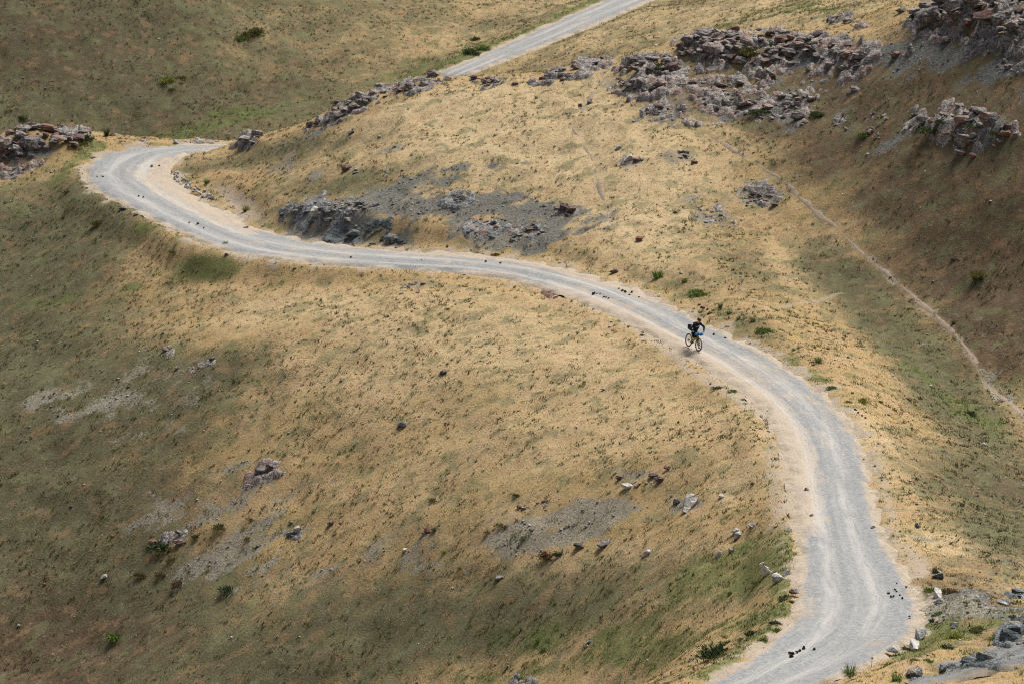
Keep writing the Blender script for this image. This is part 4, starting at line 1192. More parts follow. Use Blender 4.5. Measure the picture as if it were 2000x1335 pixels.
outcrop("pinkish rock tip poking up at the bottom picture edge", [[(975,1342),(995,1330),(1035,1332),(1045,1345)]], 10, .25, .8, [V_ROCK], lift=.1)
outcrop("brown eroded turf edge and stones above the inner upper bend", [[(460,362),(480,366),(500,385),(530,400),(525,406),(490,390)]], 26, .10, .3, [V_RUST], lift=.0, nobed=True)
outcrop("low stones on the earthen berm behind the upper bend", [[(360,276),(400,272),(440,274),(438,279),(370,281)],[(185,262),(230,264),(225,272),(190,270)]], 20, .12, .5, [V_ROCK, V_WHITE], lift=.1)

# single stones that lie loose
LOOSE = [
 (1347,992,1.15,V_WHITE,"largest pale boulder, lying in dry grass above the green slope"),
 (1321,982,.50,V_DARK,"small blue-grey stone just beside the largest pale boulder"),
 (1409,970,.32,V_WHITE,"white stone between the largest pale boulder and the road"),
 (1437,1040,.46,V_WHITE,"upper of two touching white stones on the green bank"),
 (1440,1048,.42,V_WHITE,"lower of two touching white stones on the green bank"),
 (1468,1028,.42,V_WHITE,"white flat stone at the top of the green bank near the road"),
 (1543,1037,.28,V_WHITE,"small white stone at the road edge level with the bank top"),
 (1429,1076,.36,V_WHITE,"grey-white stone halfway down the green bank"),
 (1404,1085,.44,V_WHITE,"flat pale stone on the green bank, furthest from the road"),
 (1488,1104,.32,V_WHITE,"small white stone just above the two biggest white bank rocks"),
 (1500,1118,.72,V_WHITE,"pointed white rock, upper of the two biggest on the green bank"),
 (1522,1133,.72,V_WHITE,"split white rock, lower of the two biggest on the green bank"),
 (1535,1121,.42,V_WHITE,"white stone between the two biggest bank rocks and the road"),
 (1262,1082,.48,V_WHITE,"single white stone in tan grass below the grey gravel patch"),
 (1551,1163,.5,V_ROCK,"pinkish flat stone at the road edge among green shrubs"),
 (1835,1118,.34,V_WHITE,"white stone topped by a green tuft right of the road"),
 (1833,1128,.55,V_DARK,"blue-grey block below the white stone right of the road"),
 (1833,1164,.66,V_WHITE,"white-topped rock beside a rusty shrub right of the road"),
 (1832,1178,.42,V_WHITE,"pale stone just below the white-topped rock"),
 (1960,1180,.6,V_WHITE,"white angular rock on the stony corner patch"),
 (1795,1244,.75,V_WHITE,"long white slab on the weedy bank beside the near bend"),
 (1788,1266,.8,V_WHITE,"broad white slab among weeds below the long slab"),
 (1744,1278,.5,V_WHITE,"white flat stone where the weedy bank meets the road bend"),
 (1865,1225,.4,V_WHITE,"bluish white stone in the little washed-out channel"),
 (1842,1309,.6,V_DARK,"small dark stone lying alone on the near track"),
 (1830,1217,.45,V_ROCK,"flat tan stone on the weedy bank beside the road bend"),
 (480,450,.35,V_DARK,"dark stone on the slope just outside the road"),
 (239,410,.55,V_DARK,"dark stone on the outer road shoulder of the upper bend"),
 (266,420,.5,V_DARK,"blue-grey stone below the outer shoulder of the upper bend"),
 (221,265,.5,V_WHITE,"bright white stone on the berm behind the upper bend"),
 (345,280,.5,V_WHITE,"tilted white slab on the berm behind the upper bend"),
 (297,330,.30,V_DARK,"dark stone on the pink sand of the upper bend"),
 (311,329,.24,V_DARK,"smaller dark stone on the pink sand of the upper bend"),
 (866,728,.45,V_RUST,"orange lichened stone alone in the golden dome grass"),
 (647,1022,.6,V_RUST,"orange rock on the near slope above the knobbly rock"),
 (686,262,.45,V_DARK,"dark round stone in golden grass below the crest line"),
 (1133,207,.35,V_DARK,"dark stone on the golden knoll top left of the footpath"),
 (1153,202,.5,V_GREY,"grey stone on the golden knoll top beside the footpath"),
 (1249,470,.5,V_RUST,"rusty stone in the grass above the road's middle"),
 (1200,532,.6,V_RUST,"flat reddish rock on the verge above the dung on the road"),
 (1748,112,.7,V_RUST,"dark angular stone in brown grass right of the largest outcrop"),
 (1816,47,2.0,V_BOUL,"big boulder standing out below the dark corner outcrop"),
 (1847,82,.8,V_ROCK,"purplish grey stone on the brown slope below the big boulder"),
 (1670,178,.9,V_GREY,"pale grey flat stone on the brown slope under the largest outcrop"),
 (1776,780,.4,V_RUST,"reddish stone in grass between the road and the gully"),
 (1792,1028,.42,V_DARK,"black oval stone in dry grass right of the road"),
 (1575,962,.28,V_DARK,"dark stone lying on the road's left wheel track"),
 (1585,1012,.22,V_DARK,"dark pebble on the left of the road below the wheel track stone"),
 (1705,1037,.3,V_DARK,"dark stone at the right road edge beside a bare clay patch"),
 (575,525,.28,V_DARK,"small dark stone on the turf just below the road"),
 (442,498,.32,V_DARK,"blue-grey stone near a plant below the road"),
 (347,718,.4,V_GREY,"grey stone among gravel on the upper left flank"),
 (785,830,.55,V_GREY,"pale grey rock flush with the dome's turf"),
 (790,1075,.45,V_WHITE,"pale flat stone in the grass left of the gravel patch"),
 (1150,1255,.4,V_GREY,"bluish stone in the green hollow at the bottom"),
 (990,1302,.28,V_WHITE,"white pebble in the green hollow at the bottom"),
 (1305,915,.4,V_RUST,"rusty stone at the end of the dome's stone line"),
 (203,1128,.4,V_WHITE,"pale stone low on the left of the near slope"),
 (975,1130,.5,V_ROCK,"pink-grey rock below the brown bush on the gravel"),
 (1180,1065,.8,V_ROCK,"pale pinkish rock ledge at the lower rim of the gravel patch"),
 (1130,1068,.7,V_ROCK,"pinkish rock between the brown bush and the pale ledge"),
]
def place_loose(px, py, s, vs, label, name="stone", cat="stone", group="loose stones on the slopes and road"):
    q = hit(H, px, py)
    if sample(DROAD, q[0], q[1]) < 0.3:
        q = np.array([*q[:2], q[2] + 0.14])
    big = s >= .9
    s *= 1.2
    o = set_piece(None, "boulder" if big else name, vs[RR.randrange(len(vs))], q, s * .5, RR.uniform(0, 6.28), RR.gauss(0, .15), RR.gauss(0, .15), .28)
    o["label"] = label; o["category"] = "boulder" if big else cat; o["group"] = group
for L in LOOSE:
    place_loose(*L)

# heap of road stone on the inside of the bend
def heap(label, cat, polys, n, smin, smax, vs_list, name, piece):
    xs = [q[0] for P in polys for q in P]; ys = [q[1] for P in polys for q in P]
    pts = []
    while len(pts) < n:
        px = RR.uniform(min(xs), max(xs)); py = RR.uniform(min(ys), max(ys))
        if any(inside(P, px, py) for P in polys):
            pts.append(hit(H, px, py))
    c = np.mean(pts, axis=0)
    root = empty_at(name, (c[0], c[1], float(sample(H, c[0], c[1]))), label=label, category=cat)
    for q in pts:
        if sample(DROAD, q[0], q[1]) < 0.3:
            q = np.array([*q[:2], q[2] + 0.15])
        vs = vs_list[RR.randrange(len(vs_list))]
        set_piece(root, piece, vs[RR.randrange(len(vs))], q, RR.uniform(smin, smax) * .5, RR.uniform(0, 6.28), RR.gauss(0, .3), RR.gauss(0, .3), .3)
    return root
heap("heap of pale broken stones along the inside of the upper bend", "rubble heap", [[(330,340),(345,338),(375,362),(400,372),(425,388),(412,392),(370,376),(338,356)]], 75, .10, .42, [V_WHITE, V_ROCK, V_WHITE], "rubble_heap", "stone")

# ------------------------------------------------------------------ dung on the road
MAT_DUNG = plain("dried_dung", (.035,.028,.022), .95, .05, 0, .3, 20)
V_DUNG = variants("dung", MAT_DUNG, [(1,.85,.6,16,1,.08,.1),(1,.9,.7,18,1,.06,.0),(1,.7,.5,14,1,.08,.1)])
def dung(label, pts, s=.16):
    q = [hit(H, *p) for p in pts]
    c = np.mean(q, axis=0)
    root = empty_at("dung_pile", (c[0], c[1], float(sample(H, c[0], c[1]))), label=label, category="dung", group="horse dung dropped along the road")
    for w in q:
        z = .15 if sample(DROAD, w[0], w[1]) < .3 else 0.0
        for k in range(2 if RR.random() < .4 else 1):
            set_piece(root, "clod", V_DUNG[RR.randrange(3)], (w[0] + RR.gauss(0, .06) * k, w[1] + RR.gauss(0, .1) * k, w[2] + z), s * RR.uniform(.35, .6), RR.uniform(0, 6.28), 0, 0, .3)
dung("dark dung clods on the upper lane of the road uphill of the cyclist", [(1209,569),(1216,573),(1222,576),(1234,576),(1229,581),(1248,586),(1215,574)], .2)
dung("dark dung clods on the lower lane of the road uphill of the cyclist", [(1158,579),(1161,578),(1166,579),(1172,580),(1181,585),(1184,586),(1189,588)], .17)
dung("two dark dung clods on the road just below the cyclist", [(1394,658),(1415,665)], .18)
dung("row of dung clods on the verge above the cyclist", [(1366,596),(1370,601),(1374,603),(1380,606),(1386,612),(1390,611)], .19)
dung("dark clods at the road shoulder right of the bend above the lower road", [(1672,801),(1676,806),(1684,812),(1690,816)], .18)
dung("dark clods on the lower right lane near the last bend", [(1751,1145),(1748,1158),(1757,1168),(1745,1170),(1762,1174),(1735,1165),(1770,1152),(1776,1210),(1777,1214)], .17)
dung("dung trail across the lowest bit of road", [(1548,1283),(1556,1280),(1562,1277),(1590,1275),(1545,1288),(1570,1272)], .2)
dung("dark clods on the middle road above the dome", [(824,514),(949,516),(979,518),(685,507),(874,483)], .18)
dung("dark clods on the upper road beside the sand", [(190,350),(200,350),(280,390),(271,388),(370,440),(387,442),(398,450)], .2)
# ------------------------------------------------------------------ plants
def leaf_mat(name, base, vary):
    m, nt = new_mat(name, 0.8, 0.12)
    at = nt.node('ShaderNodeAttribute', attribute_name='shade')
    co = nt.node('ShaderNodeNewGeometry').outputs['Position']
    n = nt.noise(co, 3.0, 2.0)
    c = nt.mix(nt.ramp(n, .3, .7), base, vary)
    c = nt.mix(1.0, c, at.outputs['Color'], 'MULTIPLY')
    nt.l.new(c, nt.bsdf.inputs['Base Color'])
    tr = nt.node('ShaderNodeBsdfTranslucent'); nt.l.new(c, tr.inputs[0])
    mx = nt.node('ShaderNodeMixShader'); mx.inputs[0].default_value = 0.3
    nt.l.new(nt.bsdf.outputs[0], mx.inputs[1]); nt.l.new(tr.outputs[0], mx.inputs[2]); nt.l.new(mx.outputs[0], nt.n['Material Output'].inputs[0])
    return m
LEAF = dict(
    dark=leaf_mat("dark_juniper_leaves", (.040,.062,.026), (.075,.098,.040)),
    green=leaf_mat("green_herb_leaves", (.085,.145,.030), (.150,.200,.055)),
    lime=leaf_mat("yellow_green_leaves", (.150,.190,.030), (.210,.220,.045)),
    olive=leaf_mat("olive_leaves", (.090,.095,.030), (.140,.130,.045)),
    brown=leaf_mat("withered_leaves", (.090,.060,.035), (.150,.095,.050)),
)
MAT_STEM = plain("woody_stem", (.12,.085,.05), .9, .1, 0, .2, 20)

def foliage_mesh(name, seed, shape, n, leaf):
    """leaf-sized faces spread through a crown of unit radius; shape: dome, mat, tuft, spike"""
    rg = np.random.default_rng(seed)
    cl = rg.normal(0, 1, (14, 3)); cl /= np.linalg.norm(cl, axis=1)[:, None]
    cl[:, 2] = np.abs(cl[:, 2])
    co = []; sh = []
    for i in range(n):
        if shape in ('dome', 'mat'):
            c = cl[rg.integers(14)] * rg.uniform(.35, .85)
            p = c + rg.normal(0, .20, 3)
            p[2] = abs(p[2]) * (.55 if shape == 'dome' else .3)
            d = p + np.array([0, 0, .5]); d /= np.linalg.norm(d) + 1e-6
            d = d + rg.normal(0, .6, 3); d /= np.linalg.norm(d) + 1e-6
            t = np.cross(d, rg.normal(0, 1, 3)); t /= np.linalg.norm(t) + 1e-6
            L = leaf * rg.uniform(.6, 1.4); W = L * .32
            tri = [p - t * W, p + t * W, p + d * L]
        else:
            a = rg.uniform(0, 6.283); r = rg.uniform(0, .35)
            p = np.array([math.cos(a) * r, math.sin(a) * r, 0])
            out = rg.uniform(.1, .75 if shape == 'tuft' else .55)
            hgt = rg.uniform(.45, 1.1)
            d = np.array([math.cos(a) * out, math.sin(a) * out, hgt])
            b = rg.uniform(0, 6.283)
            W = leaf * rg.uniform(.5, 1.1)
            t = np.array([math.cos(b), math.sin(b), 0])
            tri = [p - t * W, p + t * W, p + d]
        co += tri
        s = rg.uniform(.65, 1.3)
        sh += [[s, s, s, 1]] * 3
    me = mesh_from_arrays(name, np.array(co), np.arange(len(co)).reshape(-1, 3))
    set_color(me, 'shade', np.array(sh))
    return me
def stem_mesh(name, seed, spread=.5, hgt=.35, n=6, r=.02):
    rg = random.Random(seed)
    bm = bmesh.new()
    for i in range(n):
        a = 6.283 * i / n + rg.uniform(-.4, .4)
        q = Vector((math.cos(a) * spread, math.sin(a) * spread, hgt * rg.uniform(.6, 1.2)))
        ring0 = [bm.verts.new((r * math.cos(k * 2.094), r * math.sin(k * 2.094), -.08)) for k in range(3)]
        tip = bm.verts.new(q)
        for k in range(3):
            bm.faces.new((ring0[k], ring0[(k + 1) % 3], tip))
    me = bpy.data.meshes.new(name); bm.to_mesh(me); bm.free()
    me.materials.append(MAT_STEM)
    return me
FOL = {}
for kind in LEAF:
    for shape, n, leaf in (('dome', 520, .20), ('mat', 420, .20), ('tuft', 130, .06), ('spike', 90, .035)):
        for v in range(2):
            me = foliage_mesh("%s_%s_%d" % (kind, shape, v), 300 + v * 7 + hash_seed(kind + shape), shape, n, leaf)
            me.materials.append(LEAF[kind])
            FOL[kind, shape, v] = me
STEMS = [stem_mesh("stems_%d" % i, i) for i in range(3)]

def plant(px, py, w_px, kind, shape, label, name, cat, group, tall=1.0):
    q = hit(H, px, py)
    d = np.linalg.norm(q - CAM)
    r = w_px * d / F_PX * .60
    root = empty_at(name, q - np.array([0, 0, .02]), label=label, category=cat, group=group)
    root.rotation_euler = (0, 0, RR.uniform(0, 6.28))
    f = link("foliage", FOL[kind, shape, RR.randrange(2)], root)
    f.scale = (r, r * RR.uniform(.8, 1.1), r * tall)
    if shape in ('dome', 'mat'):
        s = link("stem", STEMS[RR.randrange(3)], root, kind="stuff")
        s.scale = (r, r, r * tall)
    return root
G1, G2, G3 = "shrubs on the slopes", "green plants along the road", "tufts on the slopes"
PLANTS = [
 (492,66,46,'olive','mat',"wide green shrub patch on the far hillside, uppermost","shrub","shrub",G1,1.0),
 (470,74,30,'green','mat',"green shrub at the lower end of the uppermost far patch","shrub","shrub",G1,1.0),
 (324,158,30,'lime','mat',"yellow-green plant patch in the middle of the far hillside","shrub","shrub",G1,.8),
 (354,152,20,'olive','mat',"small olive plant beside the yellow-green far patch","shrub","shrub",G1,.8),
 (335,174,14,'green','mat',"little green plant under the yellow-green far patch","shrub","shrub",G1,.8),
 (924,104,34,'dark','dome',"dark green bush on the verge of the far road","bush","bush",G1,1.0),
 (945,97,22,'green','dome',"smaller green bush uphill beside the far road's dark bush","bush","bush",G1,1.0),
 (930,78,20,'dark','mat',"dark low shrub on the grass above the far road","shrub","shrub",G1,1.0),
 (45,232,16,'dark','dome',"tiny dark bush on the hillside behind the tilted outcrop","bush","bush",G1,1.2),
 (208,266,18,'dark','tuft',"upright dark shrub on the berm beside the bright white stone","shrub","shrub",G1,1.8),
 (165,272,34,'dark','mat',"dark shrub at the right end of the tilted outcrop","shrub","shrub",G1,1.0),
 (155,284,36,'olive','mat',"olive shrub below the tilted outcrop's right end","shrub","shrub",G1,.9),
 (185,312,14,'brown','dome',"small brown shrub on the slope left of the upper bend","shrub","shrub",G1,1.0),
 (1462,115,36,'olive','dome',"tall olive bush growing in the middle of the largest outcrop","bush","bush",G1,1.8),
 (1504,92,14,'lime','dome',"small yellow bush high on the largest outcrop","bush","bush",G1,1.0),
 (1292,131,42,'dark','mat',"low dark juniper on the left part of the largest outcrop","juniper","juniper",G1,.9),
 (1487,222,40,'dark','mat',"dark green juniper below the largest outcrop, left of two","juniper","juniper",G1,1.0),
 (1594,226,34,'dark','mat',"dark green juniper below the largest outcrop, right of two","juniper","juniper",G1,1.0),
 (1578,140,16,'olive','tuft',"small grey-green tuft under the largest outcrop's right part","tuft","plant",G3,1.0),
 (1687,266,24,'green','dome',"round green shrub beside the pale ledges on the brown slope","shrub","shrub",G1,1.0),
 (1822,258,50,'dark','mat',"wide dark juniper left of the purple boulder outcrop","juniper","juniper",G1,.9),
 (1842,240,30,'dark','mat',"dark juniper behind the wide juniper on the brown slope","juniper","juniper",G1,1.0),
 (1905,250,34,'dark','mat',"dark shrub in the middle of the purple boulder outcrop","shrub","shrub",G1,1.0),
 (1945,262,26,'dark','mat',"dark shrub between the purple boulder outcrop's rusty rocks","shrub","shrub",G1,1.0),
 (1910,545,40,'olive','tuft',"spreading yellow-green plant on the brown slope above the footpath","tuft","plant",G3,.8),
 (1863,508,12,'dark','dome',"little dark shrub on the brown slope near the spreading plant","shrub","shrub",G1,1.0),
 (1862,632,14,'olive','tuft',"small yellow-green tuft beside the footpath in the gully","tuft","plant",G3,1.0),
 (1895,808,30,'dark','mat',"dark green herb patch at the bottom of the gully","herb","plant",G3,.8),
 (1284,542,34,'green','tuft',"large bright green plant on the verge, uppermost of the row","herb","plant",G2,.8),
 (1337,551,18,'green','tuft',"green plant second in the verge row above the road","herb","plant",G2,.9),
 (1362,576,40,'green','mat',"broad green plant third in the verge row above the cyclist","herb","plant",G2,.9),
 (1407,600,18,'green','tuft',"bright green plant on the verge above the cyclist","herb","plant",G2,1.1),
 (1424,614,16,'olive','tuft',"olive plant below a stalk on the verge above the cyclist","herb","plant",G2,.9),
 (1442,624,12,'olive','tuft',"small olive plant on the verge just uphill of the cyclist","herb","plant",G2,.9),
 (1470,628,18,'green','tuft',"round green plant on the verge downhill of the cyclist","herb","plant",G2,.9),
 (1493,648,34,'green','mat',"long green plant on the verge, first below the cyclist","herb","plant",G2,.9),
 (1550,684,10,'green','tuft',"tiny green plant at the edge of the turf below the cyclist","herb","plant",G2,1.0),
 (1599,706,24,'green','tuft',"leafy green plant on the verge with a pale stone below","herb","plant",G2,.9),
 (1624,758,22,'green','mat',"low green plant at the road shoulder right of the bend","herb","plant",G2,.8),
 (1665,768,10,'green','tuft',"small green plant next to a grey pebble right of the bend","herb","plant",G2,.9),
 (1686,782,28,'lime','mat',"yellow-green plant group right of the road bend","herb","plant",G2,.8),
 (1655,785,18,'lime','mat',"low yellow-green plant nearest the road bend's right edge","herb","plant",G2,.7),
 (1720,784,14,'olive','mat',"small olive plant right of the yellow-green group","herb","plant",G2,.8),
 (1431,764,18,'green','mat',"flat green plant on the left verge below the cyclist","herb","plant",G2,.8),
 (1464,815,10,'green','mat',"little green plant on the left bank of the bend","herb","plant",G2,.8),
 (1402,758,22,'olive','mat',"dark olive plant on the dome lip left of the road","herb","plant",G2,.8),
 (1256,655,14,'olive','mat',"small plant on the dome lip uphill of the cyclist","herb","plant",G2,.8),
 (962,540,14,'green','mat',"green plant on the road's lower edge in the middle","herb","plant",G2,.7),
 (1030,555,12,'green','mat',"green plant on the dome lip near the orange ledge","herb","plant",G2,.7),
 (967,499,24,'olive','mat',"olive plant on the road's upper shoulder under the scree","herb","plant",G2,.7),
 (440,480,16,'green','tuft',"green plant with a stalk at the outer road edge","herb","plant",G2,1.2),
 (404,358,16,'green','tuft',"green plant growing from the rubble at the upper bend","herb","plant",G2,1.0),
 (480,412,20,'lime','tuft',"yellow-green tuft at the foot of the bank inside the upper bend","tuft","plant",G2,1.0),
 (195,438,34,'olive','mat',"dark olive shrub pair on the slope below the upper bend","shrub","shrub",G1,.8),
 (130,375,26,'olive','mat',"dark patch of olive herbs left below the upper bend","herb","plant",G3,.7),
 (340,492,26,'olive','mat',"dark olive plant on the turf hump below the upper road","herb","plant",G3,.7),
 (318,1066,62,'dark','mat',"low spreading green juniper between dark red rocks on the near slope","juniper","juniper",G1,.8),
 (383,1048,22,'dark','mat',"small dark shrub just right of the juniper on the near slope","shrub","shrub",G1,.8),
 (433,1030,36,'olive','mat',"olive tussock above and right of the near slope's juniper","tussock","tussock",G3,.8),
 (337,1094,26,'olive','mat',"olive tussock below the near slope's juniper","tussock","tussock",G3,.8),
 (278,1122,26,'brown','mat',"brown tussock, left of a pair low on the near slope","tussock","tussock",G3,.9),
 (315,1122,24,'brown','mat',"brown tussock, right of a pair low on the near slope","tussock","tussock",G3,.9),
 (352,1140,36,'brown','mat',"wide brown tussock with a lilac stone on the near slope","tussock","tussock",G3,.8),
 (450,1150,40,'dark','mat',"grey-green shrub right of the wide brown tussock","shrub","shrub",G1,.7),
 (225,1243,40,'green','mat',"solitary green shrub near the lower left picture corner","shrub","shrub",G1,.9),
 (486,1052,20,'olive','mat',"small olive tussock in the middle of the near slope","tussock","tussock",G3,.8),
 (500,1070,16,'green','mat',"bright green plant by the middle tussock of the near slope","herb","plant",G3,.7),
 (490,1013,20,'olive','mat',"olive tussock above the middle of the near slope","tussock","tussock",G3,.7),
 (1070,1087,34,'brown','dome',"round brown dead bush on the grey gravel patch","bush","bush",G1,.9),
 (1092,1082,26,'dark','dome',"green half of the bush on the grey gravel patch","bush","bush",G1,.9),
 (983,1028,28,'olive','mat',"olive tussock left of the grey gravel patch","tussock","tussock",G3,.8),
 (955,1040,18,'olive','mat',"smaller olive tussock left of the gravel patch","tussock","tussock",G3,.8),
 (1023,1052,18,'green','mat',"green plant standing in the left of the gravel patch","herb","plant",G3,.9),
 (849,1036,18,'olive','tuft',"yellowish tuft growing from the brown rock","tuft","plant",G3,.8),
 (1009,966,22,'olive','mat',"olive plant above the gravel patch's left end","herb","plant",G3,.8),
 (849,976,20,'olive','mat',"olive plant high on the middle dome","herb","plant",G3,.7),
 (869,1078,14,'lime','mat',"little yellow-green plant left of the dome's gravel","herb","plant",G3,.9),
 (899,1108,14,'lime','mat',"yellow-green plant below the dome's gravel","herb","plant",G3,.8),
 (1178,1086,14,'lime','mat',"yellow-green plant below the pale pinkish ledge","herb","plant",G3,.9),
 (1052,1250,20,'lime','mat',"bright plant in the green hollow, upper of two","herb","plant",G3,.8),
 (1064,1268,20,'green','mat',"bright plant in the green hollow, lower of two","herb","plant",G3,.8),
 (1103,1298,14,'lime','mat',"lime plant low in the green hollow","herb","plant",G3,.7),
 (1530,1168,26,'dark','dome',"round dark green shrub on the bank at the road edge","shrub","shrub",G2,.9),
 (1547,1176,18,'green','dome',"green shrub touching the road under the pink flat stone","shrub","shrub",G2,.9),
 (1428,1158,16,'olive','mat',"round olive tuft halfway down the green bank","tuft","plant",G2,.9),
 (1478,1138,20,'olive','mat',"dark tuft left of the split white rock","tuft","plant",G2,.8),
 (1513,1218,22,'dark','dome',"dark shrub where the road widens at the last bend","shrub","shrub",G2,1.0),
 (1517,1232,20,'green','dome',"green shrub hugging the road edge at the last bend","shrub","shrub",G2,.9),
 (1470,1238,34,'dark','mat',"wide dark shrub above the biggest bush on the bank","shrub","shrub",G2,.9),
 (1490,1250,18,'green','dome',"small green shrub between the wide shrub and the road","shrub","shrub",G2,.9),
 (1447,1250,18,'green','dome',"small green shrub left of the wide dark shrub","shrub","shrub",G2,.9),
 (1398,1282,60,'dark','dome',"biggest dark green bush, on the bank at the bottom","bush","bush",G2,.9),
 (1415,1258,30,'dark','dome',"upper lobe of dark bush behind the biggest bush","bush","bush",G2,.9),
 (1660,1316,50,'green','spike',"spiky green grass clump at the bottom road edge","grass_clump","grass clump",G2,.9),
 (1752,1328,40,'green','spike',"green grass clump at the left end of the near track","grass_clump","grass clump",G2,.9),
 (1828,1117,30,'dark','tuft',"dark green tuft behind the blue-grey block","tuft","plant",G2,.7),
 (1817,1153,26,'green','mat',"green cushion plant above the white-topped rock","herb","plant",G2,.9),
 (1856,1156,34,'brown','mat',"rusty brown shrub beside the white-topped rock","shrub","shrub",G2,.8),
 (1778,1152,12,'green','tuft',"little green plant on the right road shoulder","herb","plant",G2,1.2),
 (1836,1198,24,'green','mat',"green plant on the weedy bank below the pale stone","herb","plant",G2,.8),
 (1820,1214,16,'dark','tuft',"dark green plant at the right edge of the last bend","herb","plant",G2,1.2),
 (1850,1265,26,'dark','dome',"round dark green plant on the weedy bank above the near track","herb","plant",G2,.8),
 (1868,1245,40,'lime','mat',"wide yellow-green weeds on the bank near the dark round plant","weed","plant",G2,.7),
 (1900,1232,46,'olive','mat',"olive weeds on the bank left of the corner rock","weed","plant",G2,.7),
 (1938,1248,24,'lime','mat',"yellow-flowered weeds right on the weedy bank","weed","plant",G2,.8),
 (1770,1265,24,'olive','mat',"olive weeds beside the broad white slab","weed","plant",G2,.7),
 (1736,1298,20,'green','mat',"green weeds where the bank meets the near road","weed","plant",G2,.8),
 (1812,1290,22,'green','mat',"green weeds above the left part of the near track","weed","plant",G2,.8),
 (1785,1288,18,'green','mat',"small green weeds beside a pink stone on the bank","weed","plant",G2,.8),
 (1922,1078,12,'dark','mat',"single dark tuft in the dry grass right of the road","tuft","plant",G3,1.0),
 (1472,944,16,'dark','mat',"dark tuft in dry grass left of the lower road","tuft","plant",G3,.7),
]
for a in PLANTS:
    plant(*a)

def stalk(px, py, h, label):
    q = hit(H, px, py)
    root = empty_at("flower_stalk", q, label=label, category="stalk", group="dry flower stalks by the road")
    bm = bmesh.new()
    r = .012
    lo = [bm.verts.new((r * math.cos(k * 1.571), r * math.sin(k * 1.571), -.03)) for k in range(4)]
    hi = [bm.verts.new((r * .7 * math.cos(k * 1.571) + .02, r * .7 * math.sin(k * 1.571), h)) for k in range(4)]
    for k in range(4):
        bm.faces.new((lo[k], lo[(k + 1) % 4], hi[(k + 1) % 4], hi[k]))
    me = bpy.data.meshes.new("stem"); bm.to_mesh(me); bm.free(); me.materials.append(MAT_STEM)
    link("stem", me, root)
    bm = bmesh.new(); bmesh.ops.create_icosphere(bm, subdivisions=1, radius=.05)
    for v in bm.verts:
        v.co = Vector((v.co.x + .02, v.co.y, v.co.z * .8 + h))
    me = bpy.data.meshes.new("seed_head"); bm.to_mesh(me); bm.free(); me.materials.append(MAT_STEM)
    link("seed_head", me, root)
stalk(1429, 612, .42, "thin stalk standing on the verge above the cyclist")
stalk(1702, 1302, .40, "thin dry flower stalk at the edge of the near bend")
# ------------------------------------------------------------------ the cyclist and the bicycle
def tube(bm, a, b, r0, r1=None, seg=10, caps=True):
    a, b = Vector(a), Vector(b)
    r1 = r0 if r1 is None else r1
    d = (b - a).normalized()
    t = d.orthogonal().normalized(); u = d.cross(t)
    A = [bm.verts.new(a + (t * math.cos(k * 2 * math.pi / seg) + u * math.sin(k * 2 * math.pi / seg)) * r0) for k in range(seg)]
    B = [bm.verts.new(b + (t * math.cos(k * 2 * math.pi / seg) + u * math.sin(k * 2 * math.pi / seg)) * r1) for k in range(seg)]
    for k in range(seg):
        bm.faces.new((A[k], A[(k + 1) % seg], B[(k + 1) % seg], B[k]))
    if caps:
        bm.faces.new(A[::-1]); bm.faces.new(B)

def capsule(bm, a, b, r0, r1, seg=14, rings=5):
    a, b = Vector(a), Vector(b)
    d = (b - a)
    d = d.normalized() if d.length > 1e-6 else Vector((0, 0, 1))
    t = d.orthogonal().normalized(); u = d.cross(t)
    prof = []
    for i in range(rings + 1):
        th = math.pi / 2 * (1 - i / rings)
        prof.append((a - d * (r0 * math.sin(th)), r0 * math.cos(th)))
    for i in range(rings + 1):
        th = math.pi / 2 * (i / rings)
        prof.append((b + d * (r1 * math.sin(th)), r1 * math.cos(th)))
    prev = None
    first = bm.verts.new(prof[0][0])
    for (c, r) in prof[1:-1]:
        ring = [bm.verts.new(c + (t * math.cos(k * 2 * math.pi / seg) + u * math.sin(k * 2 * math.pi / seg)) * max(r, 1e-4)) for k in range(seg)]
        for k in range(seg):
            if prev is None:
                bm.faces.new((first, ring[(k + 1) % seg], ring[k]))
            else:
                bm.faces.new((prev[k], prev[(k + 1) % seg], ring[(k + 1) % seg], ring[k]))
        prev = ring
    last = bm.verts.new(prof[-1][0])
    for k in range(seg):
        bm.faces.new((prev[k], prev[(k + 1) % seg], last))

def ellipsoid(bm, c, r, rot=None):
    q = bmesh.ops.create_icosphere(bm, subdivisions=3, radius=1.0)
    for v in q['verts']:
        p = Vector((v.co.x * r[0], v.co.y * r[1], v.co.z * r[2]))
        if rot:
            p = rot @ p
        v.co = p + Vector(c)

def done(bm, name, mat, smooth=True):
    bmesh.ops.recalc_face_normals(bm, faces=bm.faces)
    me = bpy.data.meshes.new(name); bm.to_mesh(me); bm.free()
    if smooth:
        me.polygons.foreach_set('use_smooth', [True] * len(me.polygons))
    me.materials.append(mat)
    return me

def fused(bm, name, mat, voxel):
    """joins overlapping volumes into one continuous skin"""
    me = done(bm, name + "_parts", mat)
    o = bpy.data.objects.new(name + "_tmp", me); COL.objects.link(o)
    r = o.modifiers.new("r", 'REMESH'); r.mode = 'VOXEL'; r.voxel_size = voxel; r.use_smooth_shade = True
    s = o.modifiers.new("s", 'SMOOTH'); s.factor = .5; s.iterations = 3
    dg = bpy.context.evaluated_depsgraph_get()
    out = bpy.data.meshes.new_from_object(o.evaluated_get(dg))
    out.name = name
    bpy.data.objects.remove(o); bpy.data.meshes.remove(me)
    return out

